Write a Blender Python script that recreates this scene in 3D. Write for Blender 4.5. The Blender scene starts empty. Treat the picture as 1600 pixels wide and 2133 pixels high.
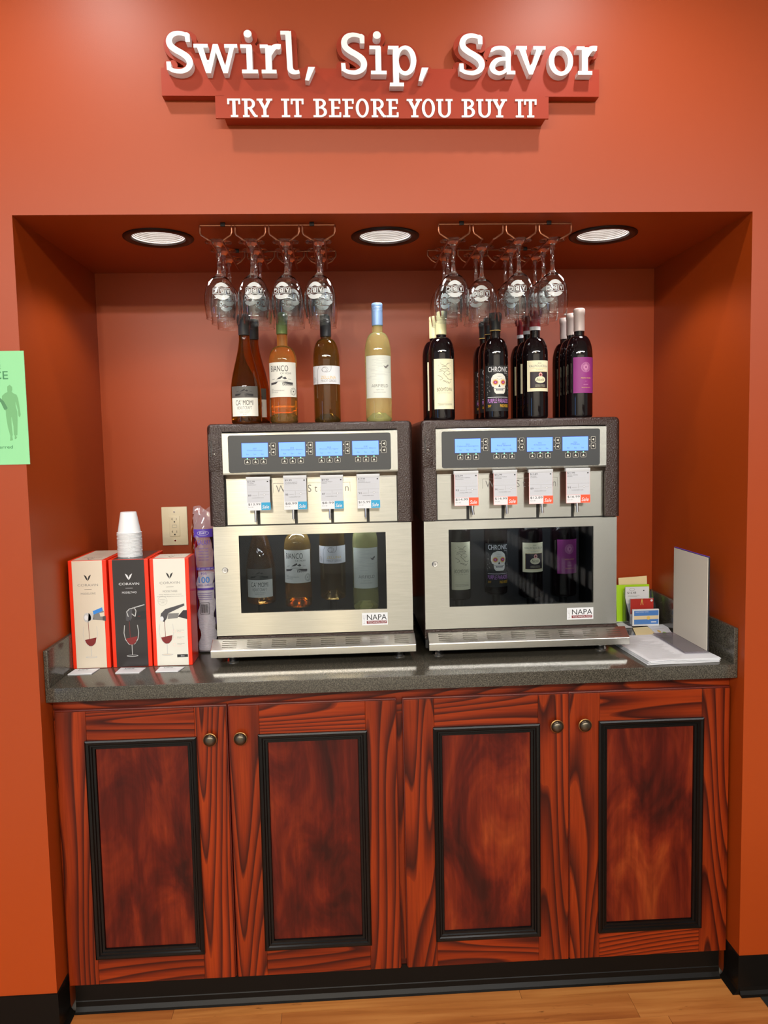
import bpy, bmesh, math, random
from mathutils import Vector, Matrix
from mathutils.geometry import delaunay_2d_cdt
R = random.Random(7)
pi = math.pi
scn = bpy.context.scene
COL = scn.collection

# ------------------------------------------------------------------ camera
CAM = Vector((-0.1329, -1.9595, 1.5122)); YAW, PIT, ROL, F = 0.0509, 0.0818, 0.0204, 1612.85
_fw = Vector((math.sin(YAW)*math.cos(PIT), math.cos(YAW)*math.cos(PIT), -math.sin(PIT)))
_r = Vector((math.cos(YAW), -math.sin(YAW), 0)); _u = _r.cross(_fw)
_r2 = _r*math.cos(ROL) - _u*math.sin(ROL); _u2 = _r*math.sin(ROL) + _u*math.cos(ROL)
cam = bpy.data.objects.new('camera', bpy.data.cameras.new('camera')); COL.objects.link(cam)
cam.data.sensor_fit = 'HORIZONTAL'; cam.data.sensor_width = 36; cam.data.lens = F/1600*36
m = Matrix.Identity(4)
for i in range(3): m[i][0], m[i][1], m[i][2], m[i][3] = _r2[i], _u2[i], -_fw[i], CAM[i]
cam.matrix_world = m; scn.camera = cam

def ray(px, py): return _fw + _r2*((px-800)/F) - _u2*((py-1066.5)/F)
def PY(px, py, Y):            # the point on the plane y=Y that the photo shows at this pixel
    d = ray(px, py); return CAM + d*((Y-CAM.y)/d.y)
def PZ(px, py, Z):
    d = ray(px, py); return CAM + d*((Z-CAM.z)/d.z)
def PX(px, py, X):
    d = ray(px, py); return CAM + d*((X-CAM.x)/d.x)

# ------------------------------------------------------------------ world, lights, exposure
scn.view_settings.view_transform = 'Standard'; scn.view_settings.look = 'None'
scn.view_settings.exposure = -0.17; scn.view_settings.gamma = 1.0; scn.view_settings.use_curve_mapping = False
w = bpy.data.worlds.new('world'); scn.world = w; w.use_nodes = True
w.node_tree.nodes['Background'].inputs[0].default_value = (.96, 1.0, .97, 1)
w.node_tree.nodes['Background'].inputs[1].default_value = 0.34
def light(name, kind, loc, aim, power, col=(1, .95, .88), **k):
    l = bpy.data.lights.new(name, kind); l.energy = power; l.color = col
    for a, b in k.items(): setattr(l, a, b)
    o = bpy.data.objects.new(name, l); COL.objects.link(o); o.location = loc
    o.rotation_euler = (Vector(aim)-Vector(loc)).to_track_quat('-Z', 'Y').to_euler(); return o
# two recessed spots just in front of the sign wall
for i, x in enumerate((-.79, .53)):
    light('ceiling_spot', 'SPOT', (x, -.52, 2.93), (x, -.46, 1.6), 36, (1, .97, .93), spot_size=2.35, spot_blend=.75, shadow_soft_size=.035)
# rows of store lights out in the shop
for x in (-2.6, -1.3, 0, 1.3, 2.6):
    light('store_strip', 'AREA', (x, -4.15, 2.93), (x*.9, -3.75, 0), 88, (1, .99, .97), shape='RECTANGLE', size=1.24, size_y=.14)
light('rear_wall_fill', 'AREA', (0, -6.2, 2.92), (0, -7, 1.3), 130, (1, .99, .95), shape='RECTANGLE', size=8, size_y=.15)  # added fill: brightens the unseen rear wall so the steel mirrors something lighter
for x in (-1.04, -.24): light('store_spot', 'AREA', (x, -4.9, 2.92), (x, 0, 1.2), 34, (1, .78, .45), shape='DISK', size=.10)
LAMPX = (-.615, -.004, .600)
for x in LAMPX:
    light('downlight_lamp', 'SPOT', (x, .195, 2.10), (x, .195, 0), 8, (1, .97, .94), spot_size=2.3, spot_blend=.35, shadow_soft_size=.055)

# ------------------------------------------------------------------ materials
def lin(c):
    if isinstance(c, (int, float)): c = (c, c, c)
    return tuple((v/255/12.92 if v/255 <= .04045 else ((v/255+.055)/1.055)**2.4) for v in c)+(1,)
MATS = {}
def mat(name, c=(200, 200, 200), rough=.5, metal=0, spec=.5, **k):
    if name in MATS: return MATS[name]
    mt = bpy.data.materials.new(name); mt.use_nodes = True; MATS[name] = mt
    b = mt.node_tree.nodes['Principled BSDF']
    b.inputs['Base Color'].default_value = lin(c); b.inputs['Roughness'].default_value = rough
    b.inputs['Metallic'].default_value = metal; b.inputs['Specular IOR Level'].default_value = spec
    for a, v in k.items(): b.inputs[a.replace('_', ' ')].default_value = v
    return mt
class N:      # tiny node helper
    def __init__(s, mt): s.t = mt.node_tree; s.b = s.t.nodes['Principled BSDF']
    def n(s, t, **k):
        x = s.t.nodes.new('ShaderNode'+t)
        for a, v in k.items():
            if a in x.inputs: x.inputs[a].default_value = v
            else: setattr(x, a, v)
        return x
    def l(s, a, b): s.t.links.new(a, b)
    def co(s, scale=(1, 1, 1), seed=True):
        tc = s.n('TexCoord'); mp = s.n('Mapping'); mp.inputs['Scale'].default_value = scale
        if seed:
            oi = s.n('ObjectInfo'); mu = s.n('VectorMath', operation='MULTIPLY_ADD')
            cx = s.n('CombineXYZ'); s.l(oi.outputs['Random'], cx.inputs[0]); s.l(oi.outputs['Random'], cx.inputs[1]); s.l(oi.outputs['Random'], cx.inputs[2])
            s.l(cx.outputs[0], mu.inputs[0]); mu.inputs[1].default_value = (7.3, 5.1, 9.7); s.l(tc.outputs['Object'], mu.inputs[2]); s.l(mu.outputs[0], mp.inputs['Vector'])
        else: s.l(tc.outputs['Object'], mp.inputs['Vector'])
        return mp.outputs[0]
    def ramp(s, fac, stops):
        r = s.n('ValToRGB'); s.l(fac, r.inputs[0]); e = r.color_ramp.elements
        e[0].position, e[0].color = stops[0][0], lin(stops[0][1]); e[1].position, e[1].color = stops[-1][0], lin(stops[-1][1])
        for p, c in stops[1:-1]: q = e.new(p); q.color = lin(c)
        return r.outputs[0]
    def noise(s, vec, scale, detail=3, rough=.5, dist=0):
        x = s.n('TexNoise'); x.inputs['Scale'].default_value = scale; x.inputs['Detail'].default_value = detail
        x.inputs['Roughness'].default_value = rough; x.inputs['Distortion'].default_value = dist; s.l(vec, x.inputs['Vector']); return x.outputs[0]
    def bump(s, h, strength, dist=.001):
        b = s.n('Bump'); b.inputs['Strength'].default_value = strength; b.inputs['Distance'].default_value = dist
        s.l(h, b.inputs['Height']); s.l(b.outputs[0], s.b.inputs['Normal'])
    def mix(s, a, b, f, mode='MIX'):
        x = s.n('Mix', data_type='RGBA', blend_type=mode)
        for v, i in ((f, 0), (a, 6), (b, 7)):
            if hasattr(v, 'links'): s.l(v, x.inputs[i])
            else: x.inputs[i].default_value = v
        return x.outputs[2]

PAINT = mat('wall_paint', (155, 58, 6), .42, 0, .42)
n = N(PAINT); n.bump(n.noise(n.co(seed=False), 420, 2), .10, .0006)
SIGNR = mat('sign_red', (150, 42, 8), .34, 0, .4)
WHITE = mat('sign_white', (243, 241, 240), .45)
def wood(name, vertical, blotch=False):
    mt = mat(name, rough=.33, spec=.24); n = N(mt)
    sc = (1, 1, .085) if vertical else (.085, 1, 1)
    if blotch:
        v = n.co((1, 1, .35)); f = n.noise(v, 9, 5, .6, .8); f2 = n.noise(n.co((1, 1, .05)), 90, 4, .65)
        c = n.ramp(f, [(.34, (50, 13, 8)), (.48, (86, 22, 11)), (.6, (116, 37, 15)), (.72, (144, 60, 24))])
        c2 = n.ramp(f2, [(.3, (190, 180, 180)), (.65, (255, 255, 255))])
        n.l(n.mix(c, c2, .8, 'MULTIPLY'), n.b.inputs['Base Color'])
    else:
        v = n.co(sc); f = n.noise(v, 4.6, 1.5, .4, .2)
        wv = n.n('Math', operation='MULTIPLY'); n.l(f, wv.inputs[0]); wv.inputs[1].default_value = 44
        fr = n.n('Math', operation='FRACT'); n.l(wv.outputs[0], fr.inputs[0])
        f2 = n.noise(n.co((1, 1, .03) if vertical else (.03, 1, 1)), 220, 3, .6)
        c = n.ramp(fr.outputs[0], [(0, (150, 54, 13)), (.4, (138, 46, 11)), (.68, (102, 32, 10)), (.9, (62, 19, 9)), (1, (134, 45, 12))])
        f3 = n.noise(n.co((1, 1, .3) if vertical else (.3, 1, 1)), 4, 2)
        c = n.mix(c, n.ramp(f3, [(.35, (150, 130, 130)), (.6, (255, 255, 255))]), .55, 'MULTIPLY')
        c2 = n.ramp(f2, [(.3, (205, 190, 185)), (.6, (255, 255, 255))])
        n.l(n.mix(c, c2, .7, 'MULTIPLY'), n.b.inputs['Base Color'])
    return mt
WV, WH, WP = wood('wood_upright_grain', True), wood('wood_level_grain', False), wood('wood_stained_panel', True, True)
WDARK = mat('wood_dark_edge', (92, 26, 14), .35)
BLACKW = mat('black_lacquer', (9, 8, 7), .26, 0, .25)
VINYL = mat('black_vinyl', (18, 15, 12), .36, 0, .10)
STONE = mat('speckled_laminate', rough=.17, spec=.6); n = N(STONE)
c = n.ramp(n.noise(n.co(seed=False), 420, 4, .75), [(.36, (38, 35, 30)), (.5, (64, 60, 52)), (.66, (104, 98, 86))])
n.l(c, n.b.inputs['Base Color'])
PLANK = mat('oak_plank', rough=.38); n = N(PLANK)
f = n.noise(n.co((.06, 1, 1)), 26, 5, .62, .5); c = n.ramp(f, [(.3, (150, 88, 42)), (.5, (186, 120, 62)), (.7, (205, 142, 80))])
f2 = n.noise(n.co((.8, 1, 1)), 2.1, 1); c = n.mix(c, n.ramp(f2, [(.35, (215, 185, 165)), (.65, (255, 250, 235))]), .8, 'MULTIPLY')
f3 = n.noise(n.co((.25, 1, 1)), 55, 3, .7); c = n.mix(c, n.ramp(f3, [(.24, (90, 45, 25)), (.34, (255, 255, 255))]), .7, 'MULTIPLY')
n.l(c, n.b.inputs['Base Color'])
STEEL = mat('brushed_steel', (200, 195, 180), .23, 1.0); n = N(STEEL)
n.b.inputs['Anisotropic'].default_value = 1.0; n.b.inputs['Anisotropic Rotation'].default_value = .25
tg = n.n('Tangent', direction_type='RADIAL', axis='Z'); n.l(tg.outputs[0], n.b.inputs['Tangent'])
f = n.noise(n.co((.02, 1, 1)), 900, 2); n.l(n.ramp(f, [(.3, (168, 166, 157)), (.7, (180, 178, 169))]), n.b.inputs['Base Color'])
TRAYS = mat('satin_steel', (205, 202, 194), .26, 1.0)
CHROME = mat('chrome', (225, 225, 228), .12, 1)
HAMMER = mat('brown_hammered_metal', (48, 31, 26), .25, .05, .5); n = N(HAMMER)
n.bump(n.noise(n.co((1, 1, 1), False), 260, 2, .6), 1.0, .002)
BRONZE = mat('bronze_wire', (168, 108, 80), .28, .9)
DKBRZ = mat('oiled_bronze', (44, 30, 26), .35, .5)
DARK = mat('dark_interior', (18, 18, 20), .45)
BLK = mat('black_plastic', (14, 14, 15), .4)
MEMB = mat('membrane_grey', (54, 56, 58), .42)
KEYW = mat('key_print', (214, 210, 200), .5)
KNOBM = mat('antique_pewter', (92, 84, 72), .32, .9)
BRASSR = mat('antique_brass_rim', (150, 112, 66), .35, .9)
def emit(name, c, s):
    mt = mat(name, c, .5); b = mt.node_tree.nodes['Principled BSDF']
    b.inputs['Emission Color'].default_value = lin(c); b.inputs['Emission Strength'].default_value = s; return mt
LCD = emit('backlit_lcd', (108, 156, 246), .62); GREEN = emit('green_led', (120, 255, 190), 1.2)
LCDT = mat('lcd_text', (70, 100, 190)); LCDE = mat('lcd_edge', (24, 40, 120))
LAMP = emit('lamp_lens', (255, 252, 248), 3.2)
BAFF = mat('lamp_baffle', (238, 236, 234), .4)
def glass(name, c=(255, 255, 255), rough=0.0, ior=1.45, tw=1.0):
    return mat(name, c, rough, 0, .5, Transmission_Weight=tw, IOR=ior)
CLEAR = glass('clear_glass', (250, 252, 252)); ETCH = mat('etched_white', (232, 234, 232), .5, 0, .3, Alpha=.62)
AMBER = glass('amber_glass', (150, 88, 20), tw=.93); GOLDG = glass('pale_gold_glass', (244, 196, 106), tw=.9); STRAW = glass('straw_glass', (240, 238, 168), tw=.8)
OLIVE = glass('olive_glass', (128, 96, 36), tw=.85); REDW = mat('dark_wine_glass', (16, 8, 10), .05, 0, .6); GOLDW = glass('gold_wine', (246, 168, 56), 0, 1.36)
def thin(name, tint, ior, haze=0.0, hc=(255, 255, 255)):
    mt = bpy.data.materials.new(name); mt.use_nodes = True; MATS[name] = mt; t = mt.node_tree; t.nodes.remove(t.nodes['Principled BSDF'])
    tr = t.nodes.new('ShaderNodeBsdfTransparent'); tr.inputs[0].default_value = lin(tint); gl = t.nodes.new('ShaderNodeBsdfGlossy'); gl.inputs['Roughness'].default_value = .03
    fr = t.nodes.new('ShaderNodeFresnel'); fr.inputs[0].default_value = ior; mx = t.nodes.new('ShaderNodeMixShader'); out = t.nodes['Material Output']
    src = tr.outputs[0]
    if haze:
        df = t.nodes.new('ShaderNodeBsdfDiffuse'); df.inputs[0].default_value = lin(hc); m2 = t.nodes.new('ShaderNodeMixShader'); m2.inputs[0].default_value = haze
        t.links.new(tr.outputs[0], m2.inputs[1]); t.links.new(df.outputs[0], m2.inputs[2]); src = m2.outputs[0]
    t.links.new(fr.outputs[0], mx.inputs[0]); t.links.new(src, mx.inputs[1]); t.links.new(gl.outputs[0], mx.inputs[2]); t.links.new(mx.outputs[0], out.inputs[0]); return mt
PANE = thin('tinted_pane', (205, 209, 212), 1.33); ACRY = thin('clear_acrylic', (240, 242, 246), 1.4, .05, (190, 195, 205)); BAG = thin('clear_bag', (246, 243, 250), 1.45, .16, (235, 230, 242))
def P_(name, c, rough=.55): return mat(name, c, rough)
PAPER = P_('white_paper', (216, 217, 221)); INK = P_('black_ink', (34, 33, 34)); GREY = P_('grey_ink', (120, 118, 116)); LGREY = P_('pale_grey_ink', (186, 186, 186))
CREAM = P_('cream_label', (238, 232, 198)); LCREAM = P_('ivory_label', (234, 233, 224)); SLATE = P_('slate_label', (92, 90, 86)); PALE = P_('pale_stone_label', (222, 226, 216))
PURL = P_('magenta_label', (138, 44, 120)); BLKL = P_('charcoal_label', (28, 28, 30)); GOLD = P_('gold_ink', (214, 180, 96)); PINK = P_('rose_foil', (206, 140, 180)); YEL = P_('yellow_ink', (240, 186, 40)); LILAC = P_('lilac_ink', (190, 130, 205)); MAG = P_('magenta_ink', (176, 40, 90)); DKP = P_('dark_panel', (46, 36, 44))
SALEB = P_('sale_blue', (38, 152, 196)); SALER = P_('sale_orange', (240, 84, 48)); PINKB = P_('tag_pink_border', (244, 176, 172))
REDBOX = P_('orange_red_card', (232, 46, 14), .3); CREAMB = P_('cream_card', (212, 200, 182), .3); CHARB = P_('charcoal_card', (48, 45, 46), .25); WINE = P_('wine_red_ink', (120, 30, 30)); BLUEI = P_('blue_ink', (48, 130, 214)); DGREY = P_('dark_grey_ink', (70, 68, 72))

# ------------------------------------------------------------------ mesh building
ORG = {}
def tag(o, label, cat=None, group=None, kind=None):
    if label: o['label'] = label
    if cat: o['category'] = cat
    if group: o['group'] = group
    if kind: o['kind'] = kind
    return o
def thing(name, loc, label, cat, group=None):
    o = bpy.data.objects.new(name, None); COL.objects.link(o); o.location = loc; o.empty_display_size = .02
    ORG[o] = Vector(loc); return tag(o, label, cat, group)
class MB:
    def __init__(s): s.v = []; s.f = []; s.m = []; s.mats = []; s.sm = []
    def mi(s, m):
        if m not in s.mats: s.mats.append(m)
        return s.mats.index(m)
    def add(s, vs, fs, m, smooth=False):
        k = len(s.v); i = s.mi(m); s.v += [tuple(v) for v in vs]
        for f in fs: s.f.append([k+a for a in f]); s.m.append(i); s.sm.append(smooth)
        return s
    def box(s, x0, x1, y0, y1, z0, z1, m, bev=0):
        if bev <= 0:
            vs = [(x, y, z) for z in (z0, z1) for y in (y0, y1) for x in (x0, x1)]
            return s.add(vs, [(0, 2, 3, 1), (4, 5, 7, 6), (0, 1, 5, 4), (2, 6, 7, 3), (0, 4, 6, 2), (1, 3, 7, 5)], m)
        b = bmesh.new(); bmesh.ops.create_cube(b, size=1)
        for v in b.verts: v.co = ((x0+x1)/2+v.co.x*(x1-x0), (y0+y1)/2+v.co.y*(y1-y0), (z0+z1)/2+v.co.z*(z1-z0))
        bmesh.ops.bevel(b, geom=b.edges[:], offset=bev, segments=3, profile=.5, affect='EDGES')
        s.bm(b, m, True); return s
    def bm(s, b, m, smooth=False):
        b.verts.index_update(); s.add([v.co[:] for v in b.verts], [[v.index for v in f.verts] for f in b.faces], m, smooth); b.free(); return s
    def lathe(s, prof, m, c=(0, 0, 0), seg=36, smooth=True, scale=(1, 1)):
        vs = []; fs = []; rings = []
        for r, z in prof:
            if r < 1e-6: rings.append([len(vs)]); vs.append((c[0], c[1], c[2]+z))
            else:
                rings.append(list(range(len(vs), len(vs)+seg)))
                for i in range(seg):
                    a = 2*pi*i/seg; vs.append((c[0]+r*math.cos(a)*scale[0], c[1]+r*math.sin(a)*scale[1], c[2]+z))
        for A, B in zip(rings, rings[1:]):
            for i in range(seg):
                j = (i+1) % seg
                if len(A) == 1 and len(B) == 1: continue
                if len(A) == 1: fs.append((A[0], B[j], B[i]))
                elif len(B) == 1: fs.append((A[i], A[j], B[0]))
                else: fs.append((A[i], A[j], B[j], B[i]))
        return s.add(vs, fs, m, smooth)
    def tube(s, pts, r, m, seg=8):
        pts = [Vector(p) for p in pts]; vs = []; fs = []
        up = Vector((0, 0, 1)); prev = None
        for i, p in enumerate(pts):
            d = (pts[min(i+1, len(pts)-1)]-pts[max(i-1, 0)]).normalized()
            if prev is None:
                a = d.cross(up);
                if a.length < .1: a = d.cross(Vector((1, 0, 0)))
                a.normalize()
            else: a = (prev - d*prev.dot(d)).normalized()
            prev = a; b = d.cross(a)
            for k in range(seg):
                t = 2*pi*k/seg; vs.append(p+(a*math.cos(t)+b*math.sin(t))*r)
        for i in range(len(pts)-1):
            for k in range(seg):
                j = (k+1) % seg; fs.append((i*seg+k, i*seg+j, (i+1)*seg+j, (i+1)*seg+k))
        fs.append(tuple(range(seg))[::-1]); fs.append(tuple(range((len(pts)-1)*seg, len(pts)*seg)))
        return s.add(vs, fs, m, True)
    def prism(s, poly, y0, y1, m):          # xz polygon extruded along y
        k = len(poly); vs = [(x, y0, z) for x, z in poly]+[(x, y1, z) for x, z in poly]
        return s.add(vs, [tuple(range(k)), tuple(range(2*k-1, k-1, -1))]+[(i, i+k, (i+1) % k+k, (i+1) % k) for i in range(k)], m)
    def build(s, name, parent=None, at=None, bevel=0):
        if parent is not None: o0 = ORG[parent]
        else: o0 = Vector(at) if at is not None else Vector((0, 0, 0))
        me = bpy.data.meshes.new(name); me.from_pydata([(v[0]-o0.x, v[1]-o0.y, v[2]-o0.z) for v in s.v], [], s.f)
        for q in s.mats: me.materials.append(q)
        me.polygons.foreach_set('material_index', s.m); me.polygons.foreach_set('use_smooth', s.sm)
        b = bmesh.new(); b.from_mesh(me); bmesh.ops.recalc_face_normals(b, faces=b.faces[:]); b.to_mesh(me); b.free()
        if any(s.sm): me.set_sharp_from_angle(angle=math.radians(38))
        o = bpy.data.objects.new(name, me); COL.objects.link(o)
        if parent is not None: o.parent = parent; ORG[o] = o0
        else: o.location = o0; ORG[o] = o0
        if bevel:
            bv = o.modifiers.new('bevel', 'BEVEL'); bv.width = bevel; bv.segments = 3; bv.limit_method = 'ANGLE'; bv.angle_limit = .7
        return o
def copy_tree(o, parent=None):
    c = o.copy(); COL.objects.link(c)
    if parent is not None: c.parent = parent
    for ch in [q for q in list(bpy.data.objects) if q.parent is o]: copy_tree(ch, c)
    return c

def union_tris(polys, drop=None):
    vs = []; fs = []
    for p in polys:
        if sum(a[0]*b[1]-b[0]*a[1] for a, b in zip(p, list(p[1:])+[p[0]])) < 0: p = list(p)[::-1]
        fs.append(list(range(len(vs), len(vs)+len(p)))); vs += [Vector(q) for q in p]
    V, E_, FF, ov, oe, of = delaunay_2d_cdt(vs, [], fs, 1, 1e-5)
    keep = [list(f) for f, o in zip(FF, of) if o and not (drop and drop(o, sum((V[i] for i in f), Vector((0, 0)))/len(f)))]
    return V, keep
def solid(mb, polys, y0, y1, m, conv=lambda p: p):    # union of xz polygons, extruded from y0 (front) to y1
    V, fs = union_tris(polys); P = [conv(v) for v in V]; k = len(P)
    cnt = {}
    for f in fs:
        for a, b in zip(f, f[1:]+f[:1]): cnt[(a, b)] = 1
    side = [(a, b) for a, b in cnt if (b, a) not in cnt]
    mb.add([(x, y0, z) for x, z in P]+[(x, y1, z) for x, z in P], [tuple(f) for f in fs]+[tuple(i+k for i in f[::-1]) for f in fs]+[(a, a+k, b+k, b) for a, b in side], m)
    return mb
def R_(x0, x1, y0, y1): return [(x0, y0), (x1, y0), (x1, y1), (x0, y1)]
def circ(cx, cy, rx, ry=None, n=20): ry = ry or rx; return [(cx+rx*math.cos(2*pi*i/n), cy+ry*math.sin(2*pi*i/n)) for i in range(n)]
def ringp(c, r, c2, r2, a0=0, a1=2*pi, n=28):
    out = []
    P = lambda c, r, t: (c[0]+r[0]*math.cos(t), c[1]+r[1]*math.sin(t))
    for i in range(n):
        t, u = a0+(a1-a0)*i/n, a0+(a1-a0)*(i+1)/n; out.append([P(c, r, t), P(c, r, u), P(c2, r2, u), P(c2, r2, t)])
    return out
def spline(pts, n=5):
    out = []; q = [pts[0]]+list(pts)+[pts[-1]]
    for i in range(1, len(q)-2):
        for k in range(n):
            t = k/n; out.append(tuple(.5*(2*b+(c-a)*t+(2*a-5*b+4*c-d)*t*t+(3*b-a-3*c+d)*t**3) for a, b, c, d in zip(q[i-1], q[i], q[i+1], q[i+2])))
    out.append(tuple(pts[-1])); return out
def stroke(pts):             # pts: (x, y, width)
    out = []; P = spline(pts); L = []
    for i, p in enumerate(P):
        a, b = P[max(i-1, 0)], P[min(i+1, len(P)-1)]; dx, dy = b[0]-a[0], b[1]-a[1]; l = math.hypot(dx, dy) or 1
        h = p[2]/2; L.append(((p[0]-dy/l*h, p[1]+dx/l*h), (p[0]+dy/l*h, p[1]-dx/l*h)))
    for (a, b), (c, d) in zip(L, L[1:]): out.append([a, b, d, c])
    return out

# ------------------------------------------------------------------ slab-serif letters of the sign (units: photo pixels, baseline 0)
def g_S():
    p = [(x-145, 825-y, w) for x, y, w in [(500, 215, 62), (440, 180, 66), (340, 166, 74), (245, 200, 88), (198, 280, 96), (218, 370, 100), (300, 440, 100), (400, 498, 100), (490, 570, 104), (522, 660, 100), (485, 745, 88), (400, 790, 78), (320, 795, 72), (235, 778, 66), (180, 745, 62)]]
    s = [[(a/8, b/8) for a, b in q] for q in stroke(p)]
    return s+[[(40, 64.5), (48.8, 64.5), (48.8, 80), (44, 84), (38, 84)], [(-.6, 23.5), (8, 23.5), (9, 13), (7, 6), (0, 6.5)]]
def g_w(): return [[(6.5, 55), (19, 55), (33.5, 0), (23.7, 0)], [(23.7, 0), (33.5, 0), (49.4, 60.6), (39.4, 60.6)], [(39.4, 60.6), (49.4, 60.6), (68, 0), (59, 0)], [(59, 0), (68, 0), (83, 55), (73.5, 55)], R_(0, 29, 52.8, 60.6), R_(62.5, 89, 52.8, 60.6), circ(28.6, 25, 2.5)]
def g_i(): return [circ(16, 82, 8.2, 8), R_(0, 22.5, 52.5, 60), R_(12.3, 24, 0, 58), R_(2.3, 35, 0, 7.7)]
def g_r(): return [R_(0, 16, 52.5, 60), R_(11, 23.6, 0, 58), R_(2.5, 33, 0, 7.7), [(12, 60), (16, 60), (19.5, 55), (23.5, 48), (23.5, 36), (12, 40)]]+stroke([(19, 40, 12), (24, 48, 12), (30, 54.5, 11.5), (37, 56.3, 10.5), (43, 55.8, 10)])+[[(37, 61), (42.5, 60.3), (40.5, 50), (36, 50)]]
def g_l(): return [R_(0, 18, 80.8, 88.7), [(10, 85), (21.8, 88.7), (23.5, 12), (12, 14)]]+stroke([(17.6, 16, 11.6), (19, 8, 12), (24, 3.6, 10.5), (30, 2.6, 8.5), (37, 4, 7.5)])
def g_c(): return [[(8, 14), (22, 14), (8.5, -15), (.6, -14)]]
def g_p(): return [R_(0, 16, 52.5, 60), R_(10, 22, -24, 60), R_(2.5, 32, -25, -17.3), [(14, 60), (16.5, 60), (20, 56.3), (22, 53), (22, 40), (14, 40)]]+ringp((36, 29.3), (22.7, 31.5), (34.6, 29.6), (12.6, 23))
def g_a():
    f = lambda L: [((x-1010)/8, (825-y)/8, w/8) for x, y, w in L]
    return stroke(f([(1058, 415, 56), (1115, 385, 62), (1200, 375, 66), (1275, 392, 84), (1320, 440, 92), (1328, 520, 88)]))+stroke(f([(1310, 562, 64), (1200, 565, 66), (1110, 605, 82), (1056, 690, 92), (1080, 765, 84), (1160, 806, 66), (1235, 790, 62), (1300, 745, 60)]))+[R_(34.4, 45, 5, 44), [(36, 0), (54.4, 0), (54.4, 7.7), (44, 7.7), (38, 12)], [(6, 55), (1.5, 47), (5.5, 47), (9, 50)]]
def g_v(): return [R_(0, 22.5, 52.8, 60.2), R_(36, 62, 52.8, 60.2), [(5, 55), (18.5, 55), (34, 0), (27, 0)], [(43.5, 55), (56.5, 55), (34.5, 0), (27, 0)], [(28, 14), (34, 14), (31.5, 23)]]
def g_o(): return ringp((26, 29.3), (26, 31.2), (26.4, 29.6), (14.8, 22.8))
G = dict(S=g_S, w=g_w, i=g_i, r=g_r, l=g_l, p=g_p, a=g_a, v=g_v, o=g_o); G[','] = g_c
def T_(*a): return list(a)
def serif(x0, x1, y0): return R_(x0, x1, y0, y0+4)
C = {
 'T': T_(R_(0, 26.5, 34, 38), R_(0, 4, 26.5, 36), R_(22.5, 26.5, 26.5, 36), R_(10.2, 16.6, 0, 36), serif(6.5, 21.5, 0)),
 'I': T_(serif(0, 17, 34), serif(1, 18, 0), R_(5.9, 12.3, 0, 38)),
 'E': T_(serif(0, 24, 34), serif(0, 25, 0), R_(5, 11.4, 0, 38), R_(8, 22, 17.3, 21.3), R_(20.3, 24.2, 28, 36), R_(21.5, 25.3, 2, 10)),
 'F': T_(serif(0, 23.5, 34), serif(1, 15.5, 0), R_(5, 11.4, 0, 38), R_(8, 21.5, 17.3, 21.3), R_(19.7, 23.5, 28, 36)),
 'O': ringp((13.6, 19), (13.6, 19.8), (13.6, 19), (7.6, 15.5)),
 'Y': T_(serif(0, 13, 34), serif(19, 32, 34), [(2.5, 36), (9.5, 36), (19.3, 16), (13, 16)], [(23, 36), (29.5, 36), (19.3, 16), (13, 16)], R_(13, 19.3, 0, 18), serif(9, 24, 0)),
 'U': T_(serif(0, 14.5, 34), serif(19.5, 34, 34), R_(4, 10.3, 12, 36), R_(24.2, 30.2, 12, 36))+ringp((17.1, 12.5), (13.1, 13.3), (17.2, 12.5), (6.9, 9.2), pi, 2*pi, 16),
 'B': T_(serif(0, 16, 34), serif(0, 16, 0), R_(5, 11.4, 0, 38), R_(8, 16, 17.8, 21.6))+ringp((15, 28.8), (11, 9.2), (15, 28.8), (4.9, 5.3), -pi/2, pi/2, 12)+ringp((15, 10.8), (13, 10.8), (15, 10.8), (6.7, 6.9), -pi/2, pi/2, 12),
 'R': T_(serif(0, 16, 34), serif(1.5, 15, 0), R_(5, 11.4, 0, 38), R_(8, 16, 16.6, 20.4), [(13, 18), (19, 19), (30, 2), (23, 2)], serif(24.5, 31.5, 0))+ringp((15, 27.4), (12, 10.8), (15, 27.4), (5.8, 6.9), -pi/2, pi/2, 12),
}
YS = -.052; YB = -.027
a0, a1 = PY(348, 153.4, YS), PY(1201, 153.4, YS); SX = (a1.x-a0.x)/(1201-348)
z0 = PY(700, 153.4, YS).z; SZ = (PY(700, 66, YS).z-z0)/(153.4-66)
sign = thing('wall_sign', (0, 0, 2.30), 'red wall sign with white letters: Swirl, Sip, Savor, TRY IT BEFORE YOU BUY IT', 'sign')
spots = [('S', 348.1, 0), ('w', 403.75, 0), ('i', 498.75, 0), ('r', 538.75, 0), ('l', 581.9, 0), (',', 629.4, 0), ('S', 706.2, -1), ('i', 765, -1), ('p', 803.75, -1), (',', 865.6, -.5), ('S', 953, -1), ('a', 1016.25, 0), ('v', 1073.1, 0), ('o', 1141.9, -.5), ('r', 1201.9, 0)]
allp = []
for ch, px, dy in spots:
    cv = lambda p, px=px, dy=dy: (a0.x+(px-348+p[0])*SX, z0+(p[1]+dy)*SZ)
    pol = [[(q[0], q[1]) for q in p] for p in G[ch]()]
    mb = MB(); solid(mb, pol, YS, YB, WHITE, cv); mb.build('letter', sign)
    allp.append([[cv(q) for q in p] for p in pol])
rr = 10*SX; conts = []
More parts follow.
